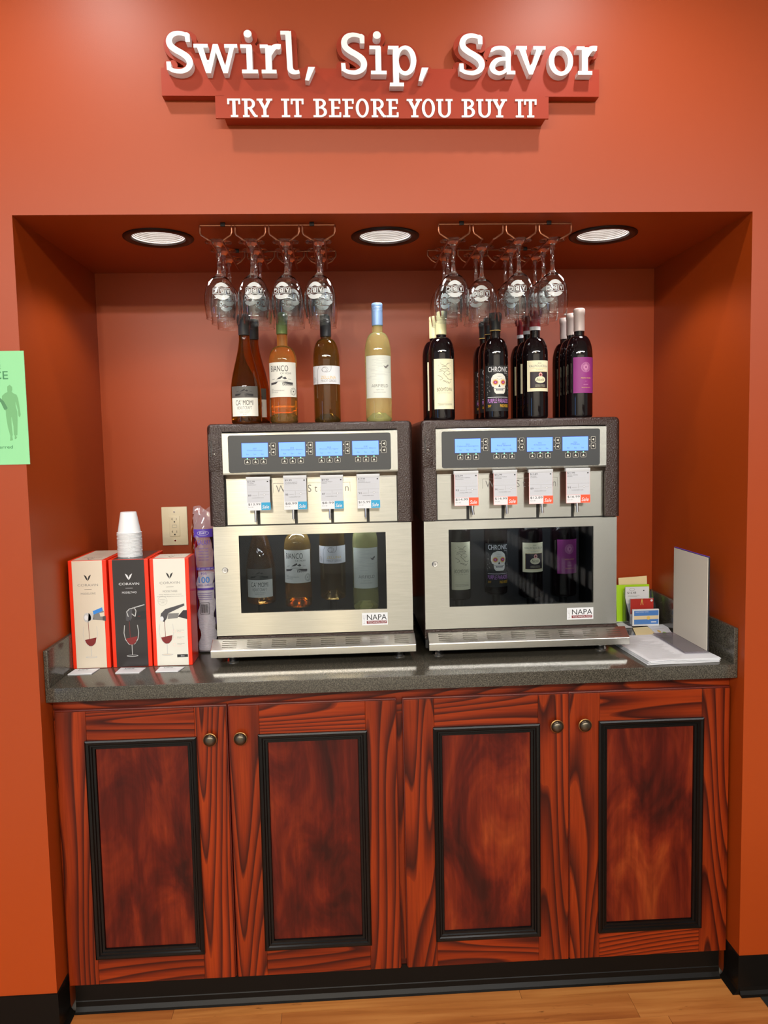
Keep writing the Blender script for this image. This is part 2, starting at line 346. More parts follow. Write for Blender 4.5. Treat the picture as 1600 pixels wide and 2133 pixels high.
for L in allp:
    done = set()
    for p in L:
        conts.append(p)
        for a, b in zip(p, p[1:]+p[:1]):
            k = (round(a[0], 3), round(a[1], 3))
            if k not in done: done.add(k); conts.append(circ(a[0], a[1]+.004, rr, n=14))
            l = math.hypot(b[0]-a[0], b[1]-a[1])
            if l > .012:
                nx, nz = -(b[1]-a[1])/l*rr, (b[0]-a[0])/l*rr
                conts.append([(a[0]+nx, a[1]+nz+.004), (a[0]-nx, a[1]-nz+.004), (b[0]-nx, b[1]-nz+.004), (b[0]+nx, b[1]+nz+.004)])
bl, br = PY(337.5, 201, YB), PY(1248, 200, YB); ztop = PY(1248, 145, YB).z; zb = (bl.z+br.z)/2
conts = [[(x, max(z, zb+.001)) for x, z in p] for p in conts]
conts.append(R_(bl.x, br.x, zb, ztop))
def clean(p):
    q = [p[0]]
    for a in p[1:]:
        if math.hypot(a[0]-q[-1][0], a[1]-q[-1][1]) > 1e-5: q.append(a)
    if len(q) > 1 and math.hypot(q[0][0]-q[-1][0], q[0][1]-q[-1][1]) < 1e-5: q.pop()
    return q
conts = [c for c in (clean(p) for p in conts) if len(c) > 2 and max(q[1] for q in c)-min(q[1] for q in c) > 1e-4]
mb = MB(); solid(mb, conts, YB, -.001, SIGNR); mb.build('backing_board', sign)
YT = -.046
tl, brr = PY(448, 200, YT), PY(1143, 247, YT)
tl2 = PY(1143, 199.5, YT)
MB().box(tl.x, brr.x, YT, YT+.006, brr.z, tl.z, SIGNR).build('lower_board', sign)
MB().box(PY(471, 255, -.02).x, PY(1132, 255, -.02).x, -.0405, -.001, brr.z+.001, zb-.002, SIGNR).build('mounting_block', sign)
YL = YT-.003; cz = PY(800, 244, YL).z; cz1 = PY(800, 206, YL).z; b0, b1 = PY(473.8, 225, YL), PY(1117, 225, YL); cx_ = (b1.x-b0.x)/(1117-473.8)
for ch, px in zip('TRYITBEFOREYOUBUYIT', (473.8, 503.5, 534, 584, 603.8, 650.2, 682.3, 710.5, 738, 769.3, 801.7, 844.3, 876, 906.3, 959.4, 990.7, 1023.1, 1072.8, 1091.5)):
    mb = MB(); solid(mb, C[ch], YL, YT+.0002, WHITE, lambda p: (b0.x+(px-473.8+p[0])*cx_, cz+p[1]*(cz1-cz)/38)); mb.build('small_letter', sign)

# ------------------------------------------------------------------ flat print
_txt = {}
def text_mesh(s, off=0.0):
    k = (s, off)
    if k not in _txt:
        c = bpy.data.curves.new('t', 'FONT'); c.body = s; c.resolution_u = 3; c.offset = off*.35; c.fill_mode = 'FRONT'; o = bpy.data.objects.new('t', c)
        me = bpy.data.meshes.new_from_object(o); vs = [(v.co.x, v.co.y) for v in me.vertices]; fs = [tuple(p.vertices) for p in me.polygons]
        bpy.data.objects.remove(o); bpy.data.curves.remove(c); bpy.data.meshes.remove(me); _txt[k] = (vs, fs)
    return _txt[k]
class Pr:
    def __init__(s): s.L = []
    def raw(s, vs, fs, m, l): s.L.append((vs, fs, m, l)); return s
    def rect(s, x0, x1, z0, z1, m, l=0):
        k = max(1, min(40, int(abs(x1-x0)/.003)))
        vs = [(x0+(x1-x0)*i/k, z) for i in range(k+1) for z in (z0, z1)]
        return s.raw(vs, [(2*i, 2*i+2, 2*i+3, 2*i+1) for i in range(k)], m, l)
    def poly(s, pts, m, l=1):
        V, f = union_tris([pts]); return s.raw([tuple(v) for v in V], f, m, l)
    def circle(s, x, z, r, m, l=1, rz=None): return s.raw(circ(x, z, r, rz or r), [tuple(range(20))], m, l)
    def ring(s, x, z, r, w, m, l=1, rz=None):
        rz = rz or r
        for q in ringp((x, z), (r, rz), (x, z), (r-w, rz-w), n=24): s.raw(q, [(0, 1, 2, 3)], m, l)
        return s
    def line(s, pts, w, m, l=1):
        for (a, b), (c, d) in zip(pts, pts[1:]):
            h = math.hypot(c-a, d-b) or 1; nx, nz = -(d-b)/h*w/2, (c-a)/h*w/2
            s.raw([(a+nx, b+nz), (a-nx, b-nz), (c-nx, d-nz), (c+nx, d+nz)], [(0, 1, 2, 3)], m, l)
        return s
    def text(s, t, x0, x1, z0, z1, m, l=1, off=0.0, rot=False, slant=0):
        vs, fs = text_mesh(t, off); X = [v[0] for v in vs]; Y = [v[1] for v in vs]
        ax, bx, ay, by = min(X), max(X), min(Y), max(Y); out = []
        for x, y in vs:
            u, v = (x-ax)/(bx-ax), (y-ay)/(by-ay)
            if rot: u, v = 1-u, 1-v
            out.append((x0+u*(x1-x0)+slant*(v-.5)*(z1-z0), z0+v*(z1-z0)))
        return s.raw(out, fs, m, l)
    def into(s, mb, fn, base=.0003, step=.00012, split=0):
        for vs, fs, m, l in s.L:
            if split:
                vs = [tuple(v) for v in vs]; out = []; todo = [t for f in fs for t in ([f] if len(f) == 4 and max(vs[i][0] for i in f)-min(vs[i][0] for i in f) < split else [(f[0], f[i], f[i+1]) for i in range(1, len(f)-1)])]
                while todo:
                    f = todo.pop(); xs = [vs[i][0] for i in f]
                    if len(f) == 4 or max(xs)-min(xs) <= split: out.append(f); continue
                    k = max(range(3), key=lambda q: abs(xs[q]-xs[(q+1) % 3])); a, b, c = f[k], f[(k+1) % 3], f[(k+2) % 3]
                    vs.append(((vs[a][0]+vs[b][0])/2, (vs[a][1]+vs[b][1])/2)); n_ = len(vs)-1; todo += [(a, n_, c), (n_, b, c)]
                fs = out
            mb.add([fn(x, z, base+step*l) for x, z in vs], fs, m)
        return mb
    def build(s, name, parent, fn, base=.0003, step=.00012, split=0): return s.into(MB(), fn, base, step, split).build(name, parent)
def front(x0, Y, z0): return lambda x, z, d: (x0+x, Y-d, z0+z)
def wrap(cx, cy, z0, r, rot=0):
    return lambda x, z, d: (cx+(r+d)*math.sin(x/r+rot), cy-(r+d)*math.cos(x/r+rot), z0+z)

# ------------------------------------------------------------------ room
def struct(o, name=None): o['kind'] = 'structure'; return o
XL, XR, ZT, D = -.915, .915, 2.090, .6217
mb = MB(); E0, TOP = 4.2, 2.95
for p in (R_(-E0, XL, .0, TOP), R_(XR, E0, .0, TOP), R_(XL, XR, ZT, TOP)): mb.prism(p, 0, .10, PAINT)
struct(mb.build('wall_front'))
struct(MB().box(XL-.10, XR+.10, D, D+.1, 0, ZT+.3, PAINT).build('wall_back'))
struct(MB().box(XL-.10, XL, .0999, D, 0, ZT+.3, PAINT).build('wall_left')); struct(MB().box(XR, XR+.10, .0999, D, 0, ZT+.3, PAINT).build('wall_right'))
holes = [circ(x, .205, .072, n=32) for x in LAMPX]
V, fs = union_tris([R_(XL, XR, .1, D)]+holes, lambda o, c: len(o) > 1 or any((c.x-x)**2+(c.y-.205)**2 < .0715**2 for x in LAMPX))
mb = MB(); mb.add([(v.x, v.y, ZT) for v in V], fs, PAINT); struct(mb.build('ceiling'))
floor = struct(MB().box(-4, 4, -7, D, -.03, -.004, mat('store_tile', (150, 146, 136), .4)).build('floor')); ORG[floor] = Vector((0, 0, 0))
# planks run along the wall; joints at different places in each row
yr = .0265+.0; rows = []; y = .0265+.092
while y > -.95: rows.append((y-.092, y)); y -= .092
for i, (ya, yb) in enumerate(rows):
    x = -1.7+((i*0.53+.27) % 1.1)-1.1
    if i == 1: x = -.335-1.9
    if i == 2: x = -.26-1.9
    while x < 1.7:
        xa, xb = max(x, -1.7), min(x+.95, 1.7); x += .95
        if xb-xa < .05: continue
        yb_ = min(yb, .075)
        MB().box(xa+.0005, xb-.0005, ya+.0004, yb_-.0004, -.004, R.uniform(-.0003, .0003), PLANK).build('plank', floor)
# cove bases
def cove(name, x0, x1, yf, h, side=1):
    mb = MB(); prof = [(0, h), (-.0035, h-.001), (-.004, .022), (-.006, .012), (-.012, .004), (-.018, .0012), (-.018, 0), (0, 0)]
    vs = [(x, yf+a, b) for x in (x0, x1) for a, b in prof]; k = len(prof)
    mb.add(vs, [(i, i+1, i+1+k, i+k) for i in range(k-1)]+[tuple(range(k)), tuple(range(2*k-1, k-1, -1))], VINYL); return struct(mb.build(name))
cove('baseboard_left', -3, XL, 0, .110); cove('baseboard_right', XR, 3, 0, .110)
def cove_side(name, xw, s, y0, y1, h):
    mb = MB(); prof = [(0, h), (.0035, h-.001), (.004, .022), (.006, .012), (.012, .004), (.018, .0012), (.018, 0), (0, 0)]
    vs = [(xw+s*a, y, b) for y in (y0, y1) for a, b in prof]; k = len(prof)
    mb.add(vs, [(i, i+1, i+1+k, i+k) for i in range(k-1)]+[tuple(range(k)), tuple(range(2*k-1, k-1, -1))], VINYL); return struct(mb.build(name))
cove_side('baseboard_niche_left', XL, 1, -.004, .076, .110); cove_side('baseboard_niche_right', XR, -1, -.004, .076, .110)
pm = [PZ(1578, 2070, .0), PZ(1600, 2098, .0)]
fm = MB().box(.966, 1.5, -.55, -.020, .0003, .003, mat('rubber_mat', (34, 38, 36), .5), ).build('floor_mat', at=(.966, -.5, 0)); tag(fm, 'black rubber floor mat at the right foot of the orange wall', 'mat')

struct(MB().box(-4.2, 4.2, -7.1, .1, 2.951, 3.0, mat('grey_ceiling', (150, 150, 146), .7)).build('ceiling_store'))
struct(MB().box(-4.2, 4.2, -7.1, -7.0, 0, 2.95, mat('cream_wall', (232, 226, 212), .6)).build('wall_rear'))
# the aisle behind the camera, mirrored in the dispensers' glass and the bottles
t = thing('store_shelf', (1.5, -4, 0), 'dark aisle shelf with white price tags, mirrored in the right dispenser glass', 'shelf')
b = MB(); b.box(1.45, 1.75, -6.2, -1.7, 0, .12, BLK); b.box(1.72, 1.75, -6.2, -1.7, .12, 1.6, BLK)
for z in (.42, .74, 1.06, 1.38): b.box(1.30, 1.72, -6.2, -1.7, z, z+.03, BLK)
b.build('shelf_frame', t); b = MB(); y = -6.1
while y < -1.8:
    for z in (.42, .74, 1.06, 1.38): a = R.uniform(-.01, .01); b.box(1.288, 1.292, y+a, y+a+.075, z-.07, z+.03, WHITE)
    y += .14
b.build('shelf_tags', t)['kind'] = 'stuff'
t = thing('drinks_cooler', (-3.5, -3.0, 0), 'tall lit blue drinks cooler, mirrored as a stripe in the bottles', 'cooler')
b = MB(); b.box(-3.9, -3.31, -3.35, -2.55, .02, 2.0, BLK, .01); b.build('cabinet', t); MB().box(-3.31, -3.30, -3.27, -2.63, .15, 1.9, emit('cooler_glow', (120, 180, 255), 1.6)).build('lit_door', t)

# ------------------------------------------------------------------ base cabinet
cab = thing('base_cabinet', (0, .08, 0), 'dark red stained wooden base cabinet with four framed doors under the worktop', 'cabinet')
YD = .060
mb = MB()
mb.box(XL+.001, XR-.001, .078, .095, .800, .876, WH)
for xa, xb in ((XL+.001, -.88), (-.02, .02), (.88, XR-.001)): mb.box(xa, xb, .0785, .095, .085, .800, WV)
mb.box(XL+.001, XR-.001, .078, .095, .085, .10, WH)
mb.box(XL+.002, XR-.002, .095, .60, .085, .10, WDARK); mb.box(XL+.002, XL+.02, .095, .60, .085, .87, WDARK); mb.box(XR-.02, XR-.002, .095, .60, .085, .87, WDARK)
mb.build('carcass', cab)
tk = MB(); prof = [(0, .085), (-.0035, .084), (-.004, .030), (-.0055, .028), (-.006, .014), (-.013, .004), (-.018, .0012), (-.018, 0), (.02, 0), (.02, .085)]
k = len(prof); tk.add([(x, .0795+a, b) for x in (XL+.019, XR-.019) for a, b in prof], [(i, i+1, i+1+k, i+k) for i in range(k-1)]+[tuple(range(k)), tuple(range(2*k-1, k-1, -1))], VINYL); tk.build('toe_kick', cab)
doors = [(-.9045, -.4610, -.8295, -.5395, -.5020, 0), (-.4535, -.0095, -.3775, -.0875, -.4225, 1), (.0115, .4590, .0895, .3800, .4245, 0), (.4640, .9080, .5420, .8340, .5010, 1)]
for xa, xb, ma, mb_, kx, hs in doors:
    za, zb_ = .0850, .8405; mz0, mz1 = .1590, .7625
    ia, ib = ma+.004, mb_-.004
    dr = MB().box(ia+.01, ib-.01, YD+.0052, YD+.0058, mz0+.01, mz1-.01, WP).build('door', cab)
    MB().box(xa-.0028, xb+.0028, YD+.006, YD+.0183, za-.0015, zb_+.0035, WDARK, .002).build('door_edge', dr)
    def bar(nm, x0, x1, z0_, z1_, M):
        MB().box(x0, x1, YD, YD+.0185, z0_, z1_, M).build(nm, dr, bevel=.0012)
    bar('stile', xa, ia, za, zb_, WV); bar('stile', ib, xb, za, zb_, WV); bar('rail', ia, ib, mz1-.004, zb_, WH); bar('rail', ia, ib, za, mz0+.004, WH)
    # stepped, mitred moulding
    pf = [(0, .001), (0, -.007), (.004, -.009), (.010, -.008), (.0125, -.0045), (.0165, -.0045), (.0185, -.001), (.024, -.0005), (.026, .006), (.026, .0075)]
    mm = MB(); vs = []
    for u, d in pf:
        for X, Z in ((ma+u, mz0+u), (mb_-u, mz0+u), (mb_-u, mz1-u), (ma+u, mz1-u)): vs.append((X, YD+d, Z))
    mm.add(vs, [(4*i+j, 4*i+(j+1) % 4, 4*i+4+(j+1) % 4, 4*i+4+j) for i in range(len(pf)-1) for j in range(4)], BLACKW); mm.build('panel_moulding', dr)
    # inner dark edge bead along the top of the door
    kn = MB(); kc = (kx, YD, .7565)
    pr = [(0, .026), (.008, .0255), (.0135, .0225), (.0165, .017), (.0165, .0155)]
    V_ = MB(); V_.lathe(pr, KNOBM, seg=28); V_.lathe([(.0165, .0165), (.0182, .0155), (.0182, .0130), (.0150, .0115), (.0085, .010), (.006, .005), (.009, .0), (0, 0)], BRASSR, seg=28)
    V_.v = [(kc[0]+x, kc[1]-z, kc[2]+y) for x, y, z in V_.v]; V_.build('knob', dr)

# ------------------------------------------------------------------ worktop
top = thing('worktop', (0, .03, .878), 'dark grey speckled worktop with raised splash on three sides', 'countertop')
MB().box(XL+.001, XR-.001, .033, D-.001, .8765, .914, STONE, .0012).build('slab', top)
MB().box(XL+.0005, XL+.0115, .034, D-.001, .9141, 1.0125, STONE, .001).build('side_splash', top); MB().box(XR-.0115, XR-.0005, .034, D-.001, .9141, 1.0125, STONE, .001).build('side_splash', top)
MB().box(XL+.0117, XR-.0117, D-.015, D-.001, .9141, 1.0125, STONE, .001).build('back_splash', top)

# ------------------------------------------------------------------ recessed downlights
for x, w_ in zip(LAMPX, ('left of the left glass rack', 'between the two glass racks', 'right of the right glass rack')):
    t = thing('recessed_downlight', (x, .205, ZT), 'lit recessed ceiling downlight with dark bronze trim, '+w_, 'downlight', 'recessed downlights over the niche')
    MB().lathe([(.071, .003), (.071, -.003), (.078, -.0065), (.088, -.006), (.0925, -.003), (.0925, -.0002)], DKBRZ, (x, .205, ZT), 48).build('trim_ring', t)
    pr = []; 
    for k in range(13):
        r, z = .0705-.0022*k, .001+.0042*k; pr += [(r, z), (r-.0018, z+.0008)]
    MB().lathe(pr, BAFF, (x, .205, ZT), 48).build('ribbed_baffle', t)
    MB().lathe([(0, .054), (.046, .054), (.046, .060), (0, .060)], LAMP, (x, .205, ZT), 32).build('lens', t)

# ------------------------------------------------------------------ bottles
def fold(p, x, z, s, m, l=2):
    # vineyard vignette: roof, trees, field rows
    p.poly([(x-.45*s, z+.62*s), (x-.2*s, z+.8*s), (x+.1*s, z+.95*s), (x+.12*s, z+.8*s), (x-.1*s, z+.66*s)], m, l)
    p.poly([(x+.08*s, z+.74*s), (x+.36*s, z+.86*s), (x+.5*s, z+.66*s), (x+.3*s, z+.62*s)], m, l)
    p.line([(x-.9*s, z+.62*s), (x-.6*s, z+.68*s)], .03*s, m, l); p.line([(x+.62*s, z+.66*s), (x+.9*s, z+.62*s)], .03*s, m, l); p.line([(x-.55*s, z+.48*s), (x+.6*s, z+.48*s)], .03*s, m, l)
    for k in range(-6, 7):
        if k == 0: continue
        p.poly([(x+k*.055*s, z+.40*s), (x+k*.075*s, z+.40*s), (x+k*.175*s+.03*s, z+.06*s), (x+k*.175*s-.05*s, z+.06*s)], m, l)
    p.poly([(x-1.08*s, z+.34*s), (x-.3*s, z+.42*s), (x-.5*s, z+.22*s), (x-1.08*s, z+.14*s)], m, l); p.poly([(x+1.08*s, z+.34*s), (x+.3*s, z+.42*s), (x+.5*s, z+.22*s), (x+1.08*s, z+.14*s)], m, l)
def lab_camomi(p):
    p.rect(-.041, .041, .0200, .0705, LCREAM); p.rect(-.041, .041, .0705, .102, SLATE); fold(p, 0, .072, .024, INK)
    p.text("CA' MOMI", -.025, .025, .0500, .0640, INK, off=-.012); p.text("HEARTCRAFT", -.021, .021, .0385, .0470, GREY, off=-.02); p.text("CHARDONNAY", -.016, .016, .0325, .0350, GREY, off=-.02); p.text("NAPA VALLEY", -.013, .013, .0280, .0305, GREY, off=-.02); p.text("2018", -.005, .005, .0235, .0258, GREY, off=-.02)
def lab_bianco(p):
    p.rect(-.047, .047, .071, .166, LCREAM); p.text("BIANCO", -.034, .018, .141, .157, INK, off=-.008); p.text("CA' MOMI", -.004, .026, .133, .138, INK, off=-.02)
    fold(p, -.002, .100, .031, DGREY); p.text("2018", -.034, -.027, .0915, .094, GREY); p.text("SAUVIGNON BLANC", -.034, .006, .087, .0905, GREY, off=-.015); p.text("NAPA VALLEY", -.034, -.012, .082, .0855, GREY, off=-.015)
    p.ring(.033, .086, .0105, .0008, GREY); p.ring(.033, .086, .0068, .0006, GREY); p.circle(.033, .086, .002, DGREY)
    for k in range(14): a = k*2*pi/14; p.line([(.033+.0075*math.cos(a), .086+.0075*math.sin(a)), (.033+.0095*math.cos(a), .086+.0095*math.sin(a))], .0009, GREY)
def lab_zell(p):
    p.rect(-.055, .055, .105, .155, PAPER)
    p.line([(-.026, .105), (-.027, .135), (-.026, .143), (-.023, .1495), (-.02, .155)], .0007, INK); p.line([(-.028, .105), (-.0285, .118)], .0005, INK)
    p.ring(-.006, .144, .0065, .0006, INK); p.ring(-.0035, .1445, .0085, .0006, INK, 1, .0075); p.line([(-.001, .137), (.008, .138), (.0135, .145), (.014, .155)], .0007, INK)
    p.text("ZELLINA", -.016, .028, .119, .1265, GOLD, off=-.015); p.text("PINOT GRIGIO", -.016, .029, .110, .1165, GREY, off=-.018); p.ring(-.040, .117, .007, .0006, INK); p.ring(-.040, .117, .0035, .0006, INK)
def lab_air(p):
    p.rect(-.044, .044, .064, .181, PALE)
    for k in range(16): z = .116+k*.0038; a = R.uniform(-.04, 0); p.rect(a, a+R.uniform(.015, .04), z, z+.0006, LGREY, 1)
    p.poly([(.012, .154), (.018, .151), (.026, .156), (.030, .156), (.0295, .153), (.022, .147), (.0285, .146), (.017, .146)], GREY)
    p.text("AIRFIELD", -.023, .026, .0935, .102, GREY, off=-.018); p.text("ESTATES", -.003, .004, .107, .109, LGREY); p.text("YAKIMA VALLEY", -.010, .012, .0855, .0875, GREY, off=-.02); p.text("SAUVIGNON BLANC", -.017, .018, .0785, .081, GREY, off=-.02)
def lab_boom(p):
    p.rect(-.0315, .0315, .030, .169, CREAM)
    rr_ = random.Random(3)
    for s_ in ([(-.010, .154), (.002, .149), (.008, .156), (.014, .1575)], [(-.008, .148), (.004, .147), (.012, .141)], [(-.014, .139), (-.008, .1415), (.004, .141), (.014, .1405)], [(-.016, .134), (-.006, .136), (0, .131), (-.004, .128), (.002, .121), (.010, .113), (.018, .1105), (.023, .114)], [(-.020, .124), (-.010, .119), (-.006, .114), (-.014, .110)], [(-.005, .109), (.006, .107), (.014, .1015), (.018, .107)], [(-.004, .108), (.008, .102), (.013, .1015)], [(.004, .128), (.010, .124), (.018, .129)], [(-.001, .134), (.008, .136), (.016, .132)]):
        p.line(s_, .0008, INK)
    for k in range(26): x, z = rr_.uniform(-.018, .02), rr_.uniform(.106, .157); a = rr_.uniform(0, 6); p.line([(x, z), (x+.004*math.cos(a), z+.004*math.sin(a))], .0004, GREY)
    p.text("BOOMTOWN", -.022, .022, .0790, .0895, INK, off=-.022); p.text("BY DUSTED VALLEY", -.018, .018, .0735, .0757, GREY, off=-.02)
    p.rect(-.020, .021, .0500, .0504, LGREY, 1); p.rect(-.021, .022, .0455, .0461, INK, 1); p.text("CABERNET SAUVIGNON", -.021, .022, .0405, .0432, INK, off=-.01)
def lab_chronic(p):
    p.rect(-.043, .043, .022, .149, BLKL)
    p.text("CHRONIC", -.031, .031, .131, .1455, PAPER, off=.03); p.text("CELLARS", .017, .031, .1255, .1292, PAPER, off=.01)
    p.poly([(-.0225, .101), (-.0215, .113), (-.016, .122), (-.004, .1275), (.010, .126), (.0195, .118), (.0235, .106), (.0225, .096), (.019, .089), (.021, .086), (.019, .0755), (.015, .070), (-.008, .070), (-.0125, .0755), (-.0145, .086), (-.013, .0885), (-.019, .091)], LCREAM)
    for x in (-.0095, .0125):
        for k in range(18): a = k*2*pi/18; p.poly([(x+.0055*math.cos(a-.22), .102+.0055*math.sin(a-.22)), (x+.0105*math.cos(a), .102+.0105*math.sin(a)), (x+.0055*math.cos(a+.22), .102+.0055*math.sin(a+.22))], YEL if k % 2 else GOLD, 2)
        p.circle(x, .102, .0063, YEL, 2); p.circle(x, .102, .0058, MAG, 3, .0050); p.circle(x, .102, .0022, LILAC, 4)
    p.poly([(.0015, .097), (-.0018, .089), (.0048, .089)], BLKL, 2); p.line([(-.006, .113), (.0015, .110), (.009, .113)], .0006, GREY, 2); p.line([(-.004, .118), (.007, .118)], .0006, GREY, 2)
    p.line([(-.0135, .0855), (-.0075, .0845), (-.006, .080)], .0012, BLKL, 2); p.line([(.020, .0855), (.0125, .0845), (.0115, .080)], .0012, BLKL, 2)
    p.rect(-.0075, .0125, .0785, .0855, LGREY, 2); p.rect(-.0075, .0125, .0818, .0823, INK, 3)
    for k in range(8): p.rect(-.0072+k*.0027, -.0068+k*.0027, .0786, .0854, INK, 3)
    rr_ = random.Random(5)
    for k in range(44):
        x = rr_.choice((rr_.uniform(-.036, -.026), rr_.uniform(.027, .036))); z = rr_.uniform(.066, .124); p.line([(x, z), (x+rr_.uniform(-.001, .001), z+.003)], .0006, LGREY)
    p.rect(-.033, .033, .0600, .0612, PAPER, 1); p.text("PURPLE PARADISE", -.033, .033, .0445, .0565, LILAC, off=.02); p.text("2017", -.033, -.022, .0330, .0395, YEL, off=.01); p.text("PASO ROBLES", .003, .033, .0325, .0405, YEL, off=.02)
def lab_valp(p):
    p.rect(-.036, .036, .075, .161, CREAM); p.text("2018", -.005, .005, .1515, .155, GREY); p.text("VALPOLICELLA", -.030, .030, .1425, .1485, GREY, off=-.01); p.rect(-.022, .022, .1385, .1390, GOLD, 1); p.text("CLASSICO", -.010, .010, .1335, .1362, GREY, off=-.015)
    p.rect(-.0272, .0292, .0838, .1300, GOLD, 1); p.rect(-.0265, .0285, .0845, .1293, DKP, 2); p.circle(.003, .1075, .0155, CREAM, 3, .0095); p.circle(.003, .121, .0052, PINKB, 3, .0065); p.circle(.003, .121, .003, WINE, 4)
    p.text("Nicolis", -.008, .014, .1035, .1125, INK, 4, -.01, False, .35); p.text("AZIENDA AGRICOLA", -.012, .018, .0915, .0938, CREAM, 3); p.text("SAN PIETRO IN CARIANO", -.012, .018, .0880, .0902, CREAM, 3)
def lab_purp(p):
    p.rect(-.036, .036, .068, .168, PURL)
    for r in (.0135, .0125, .0075):
        for k in range(8): a = k*pi/4; p.ring(.0+.35*r*math.cos(a), .140+.35*r*math.sin(a), r*.72, .0003, PINK)
    p.line([(0, .151), (.0045, .140), (0, .129), (-.0045, .140), (0, .151)], .0007, PINK); p.line([(-.008, .146), (0, .134), (.008, .146)], .0005, PINK)
    p.text("PIEDRA NEGRA", -.014, .017, .1085, .1115, GOLD, off=.005); p.text("2017", -.003, .004, .100, .1020, PINK); p.text("MALBEC", -.007, .008, .0905, .0930, PINK); p.text("VALLE DE UCO", -.013, .015, .0820, .0845, GOLD)
#       key: height, radius, neck r, shoulder lo, neck lo, glass, cap colour, cap length, label, label rotation, cap bands
KIND = {
 'camomi': dict(h=.301, r=.0425, rn=.0148, sl=.085, nl=.232, g=AMBER, cap=(70, 71, 73), cl=.056, lab=lab_camomi, rot=-.02, burg=True),
 'bianco': dict(h=.305, r=.0388, rn=.0146, sl=.170, nl=.214, g=GOLDG, cap=(124, 146, 84), cl=.058, lab=lab_bianco, rot=-.02),
 'zell': dict(h=.298, r=.0372, rn=.0145, sl=.172, nl=.232, g=OLIVE, cap=(38, 38, 40), cl=.060, lab=lab_zell, rot=0, screw=True),
 'air': dict(h=.329, r=.0368, rn=.0145, sl=.190, nl=.248, g=STRAW, cap=(132, 164, 212), cl=.062, lab=lab_air, rot=.03, screw=True),
 'boom': dict(h=.303, r=.0360, rn=.0140, sl=.185, nl=.232, g=REDW, cap=(238, 232, 180), cl=.064, lab=lab_boom, rot=.12, screw=True),
 'chronic': dict(h=.298, r=.0345, rn=.0140, sl=.178, nl=.228, g=REDW, cap=(44, 46, 46), cl=.052, lab=lab_chronic, rot=.05, band=GOLD),
 'valp': dict(h=.302, r=.0355, rn=.0140, sl=.178, nl=.228, g=REDW, cap=(134, 32, 40), cl=.048, lab=lab_valp, rot=.10, band=PAPER),
 'purp': dict(h=.308, r=.0375, rn=.0143, sl=.172, nl=.232, g=REDW, cap=(186, 170, 166), cl=.064, lab=lab_purp, rot=.22),
}
def bottle(key, base, label, group):
    k = KIND[key]; x, y, z = base; h, r, rn, sl, nl = k['h'], k['r'], k['rn'], k['sl'], k['nl']
    t = thing('wine_bottle', base, label, 'bottle', group)
    pr = [(0, .026), (r*.35, .024), (r*.62, .012), (r*.80, .0015), (r*.90, 0), (r*.985, .0035), (r, .008)]
    if k.get('burg'):
        pr += [(r, .05), (r, sl)]+[(r+(rn-r)*(.5-.5*math.cos(pi*q))*(1-.12*math.sin(pi*q)), sl+(nl-sl)*q) for q in (.12, .25, .38, .5, .62, .74, .86, 1)]
    else: pr += [(r, .06), (r, .12), (r, sl)]+[(rn+(r-rn)*math.sqrt(max(0, 1-q**2.1)), sl+(nl-sl)*q) for q in (.15, .3, .45, .6, .72, .82, .9, .96, 1)]
    pr += [(rn, nl+.012), (rn*.98, h-.03), (rn*.98, h-.012), (rn*.95, h-.004), (0, h-.003)]
    MB().lathe(pr, k['g'], (x, y, z), 44).build('glass_body', t)
    if k['g'] is GOLDG:
        lv = .155; pi_ = [(0, .029), (r*.35, .027), (r*.64, .015), (r*.80, .0045), (r*.9, .0035), (r*.92, .010), (r*.92, lv), (0, lv)]
        MB().lathe(pi_, GOLDW, (x, y, z), 40).build('wine', t)
    cm = mat('foil_'+key, k['cap'], .38, .15); rc = rn+.0011; cl = k['cl']; c = MB()
    if k.get('screw'):
        q = [(rc-.001, h-cl), (rc, h-cl+.001), (rc, h-.022)]+[v for i in range(4) for v in ((rc+.0004, h-.0215+i*.003), (rc-.0004, h-.0200+i*.003))]+[(rc+.0003, h-.008), (rc, h-.0025), (rc-.0018, h), (0, h)]
    else: q = [(rc-.001, h-cl), (rc, h-cl+.001), (rc, h-.018), (rc+.0012, h-.016), (rc+.0014, h-.006), (rc+.0006, h-.002), (rc-.0015, h), (0, h)]
    c.lathe(q, cm, (x, y, z), 32); cap = c.build('foil_cap', t)
    if 'band' in k: MB().lathe([(rc+.0003, h-cl-.008*(k['band'] is PAPER)+.002), (rc+.0004, h-cl+.004)], k['band'], (x, y, z), 32).build('neck_band', t)
    p = Pr(); k['lab'](p); lb = Pr(); lb.L = [q for q in p.L if q[3] == 0]; pt = Pr(); pt.L = [q for q in p.L if q[3] > 0]
    fn = wrap(x, y, z, r, k['rot']); l = lb.build('label', t, fn, .0004); pt.build('label_print', l, fn, .0005, .00012, .004)
    return t
ZM = 1.589
def putb(key, px, py, Y, label, group, first={}):
    c = PY(px, py, Y); loc = (c.x, Y, ZM)
    return place(key, loc, label, group)
PROTO = {}
def place(key, loc, label, group):
    if key not in PROTO: PROTO[key] = bottle(key, loc, label, group); return PROTO[key]
    c = copy_tree(PROTO[key]); c.location = loc; tag(c, label, 'bottle', group); return c
gl_, gr_ = 'white wine bottles on the left dispenser', 'red wine bottles on the right dispenser'
putb('camomi', 512, 800, .247, 'amber wine bottle with half grey, half cream label, front one of the sloping-shouldered pair', gl_)
putb('camomi', 531, 810, .333, 'amber sloping-shouldered wine bottle standing behind its twin on the left dispenser', gl_)
putb('bianco', 590.5, 800, .25, 'gold wine bottle with green foil cap and big ivory farm-drawing label on the left dispenser', gl_)
putb('zell', 681, 800, .25, 'brown wine bottle with short white label and black screw cap on the left dispenser', gl_)
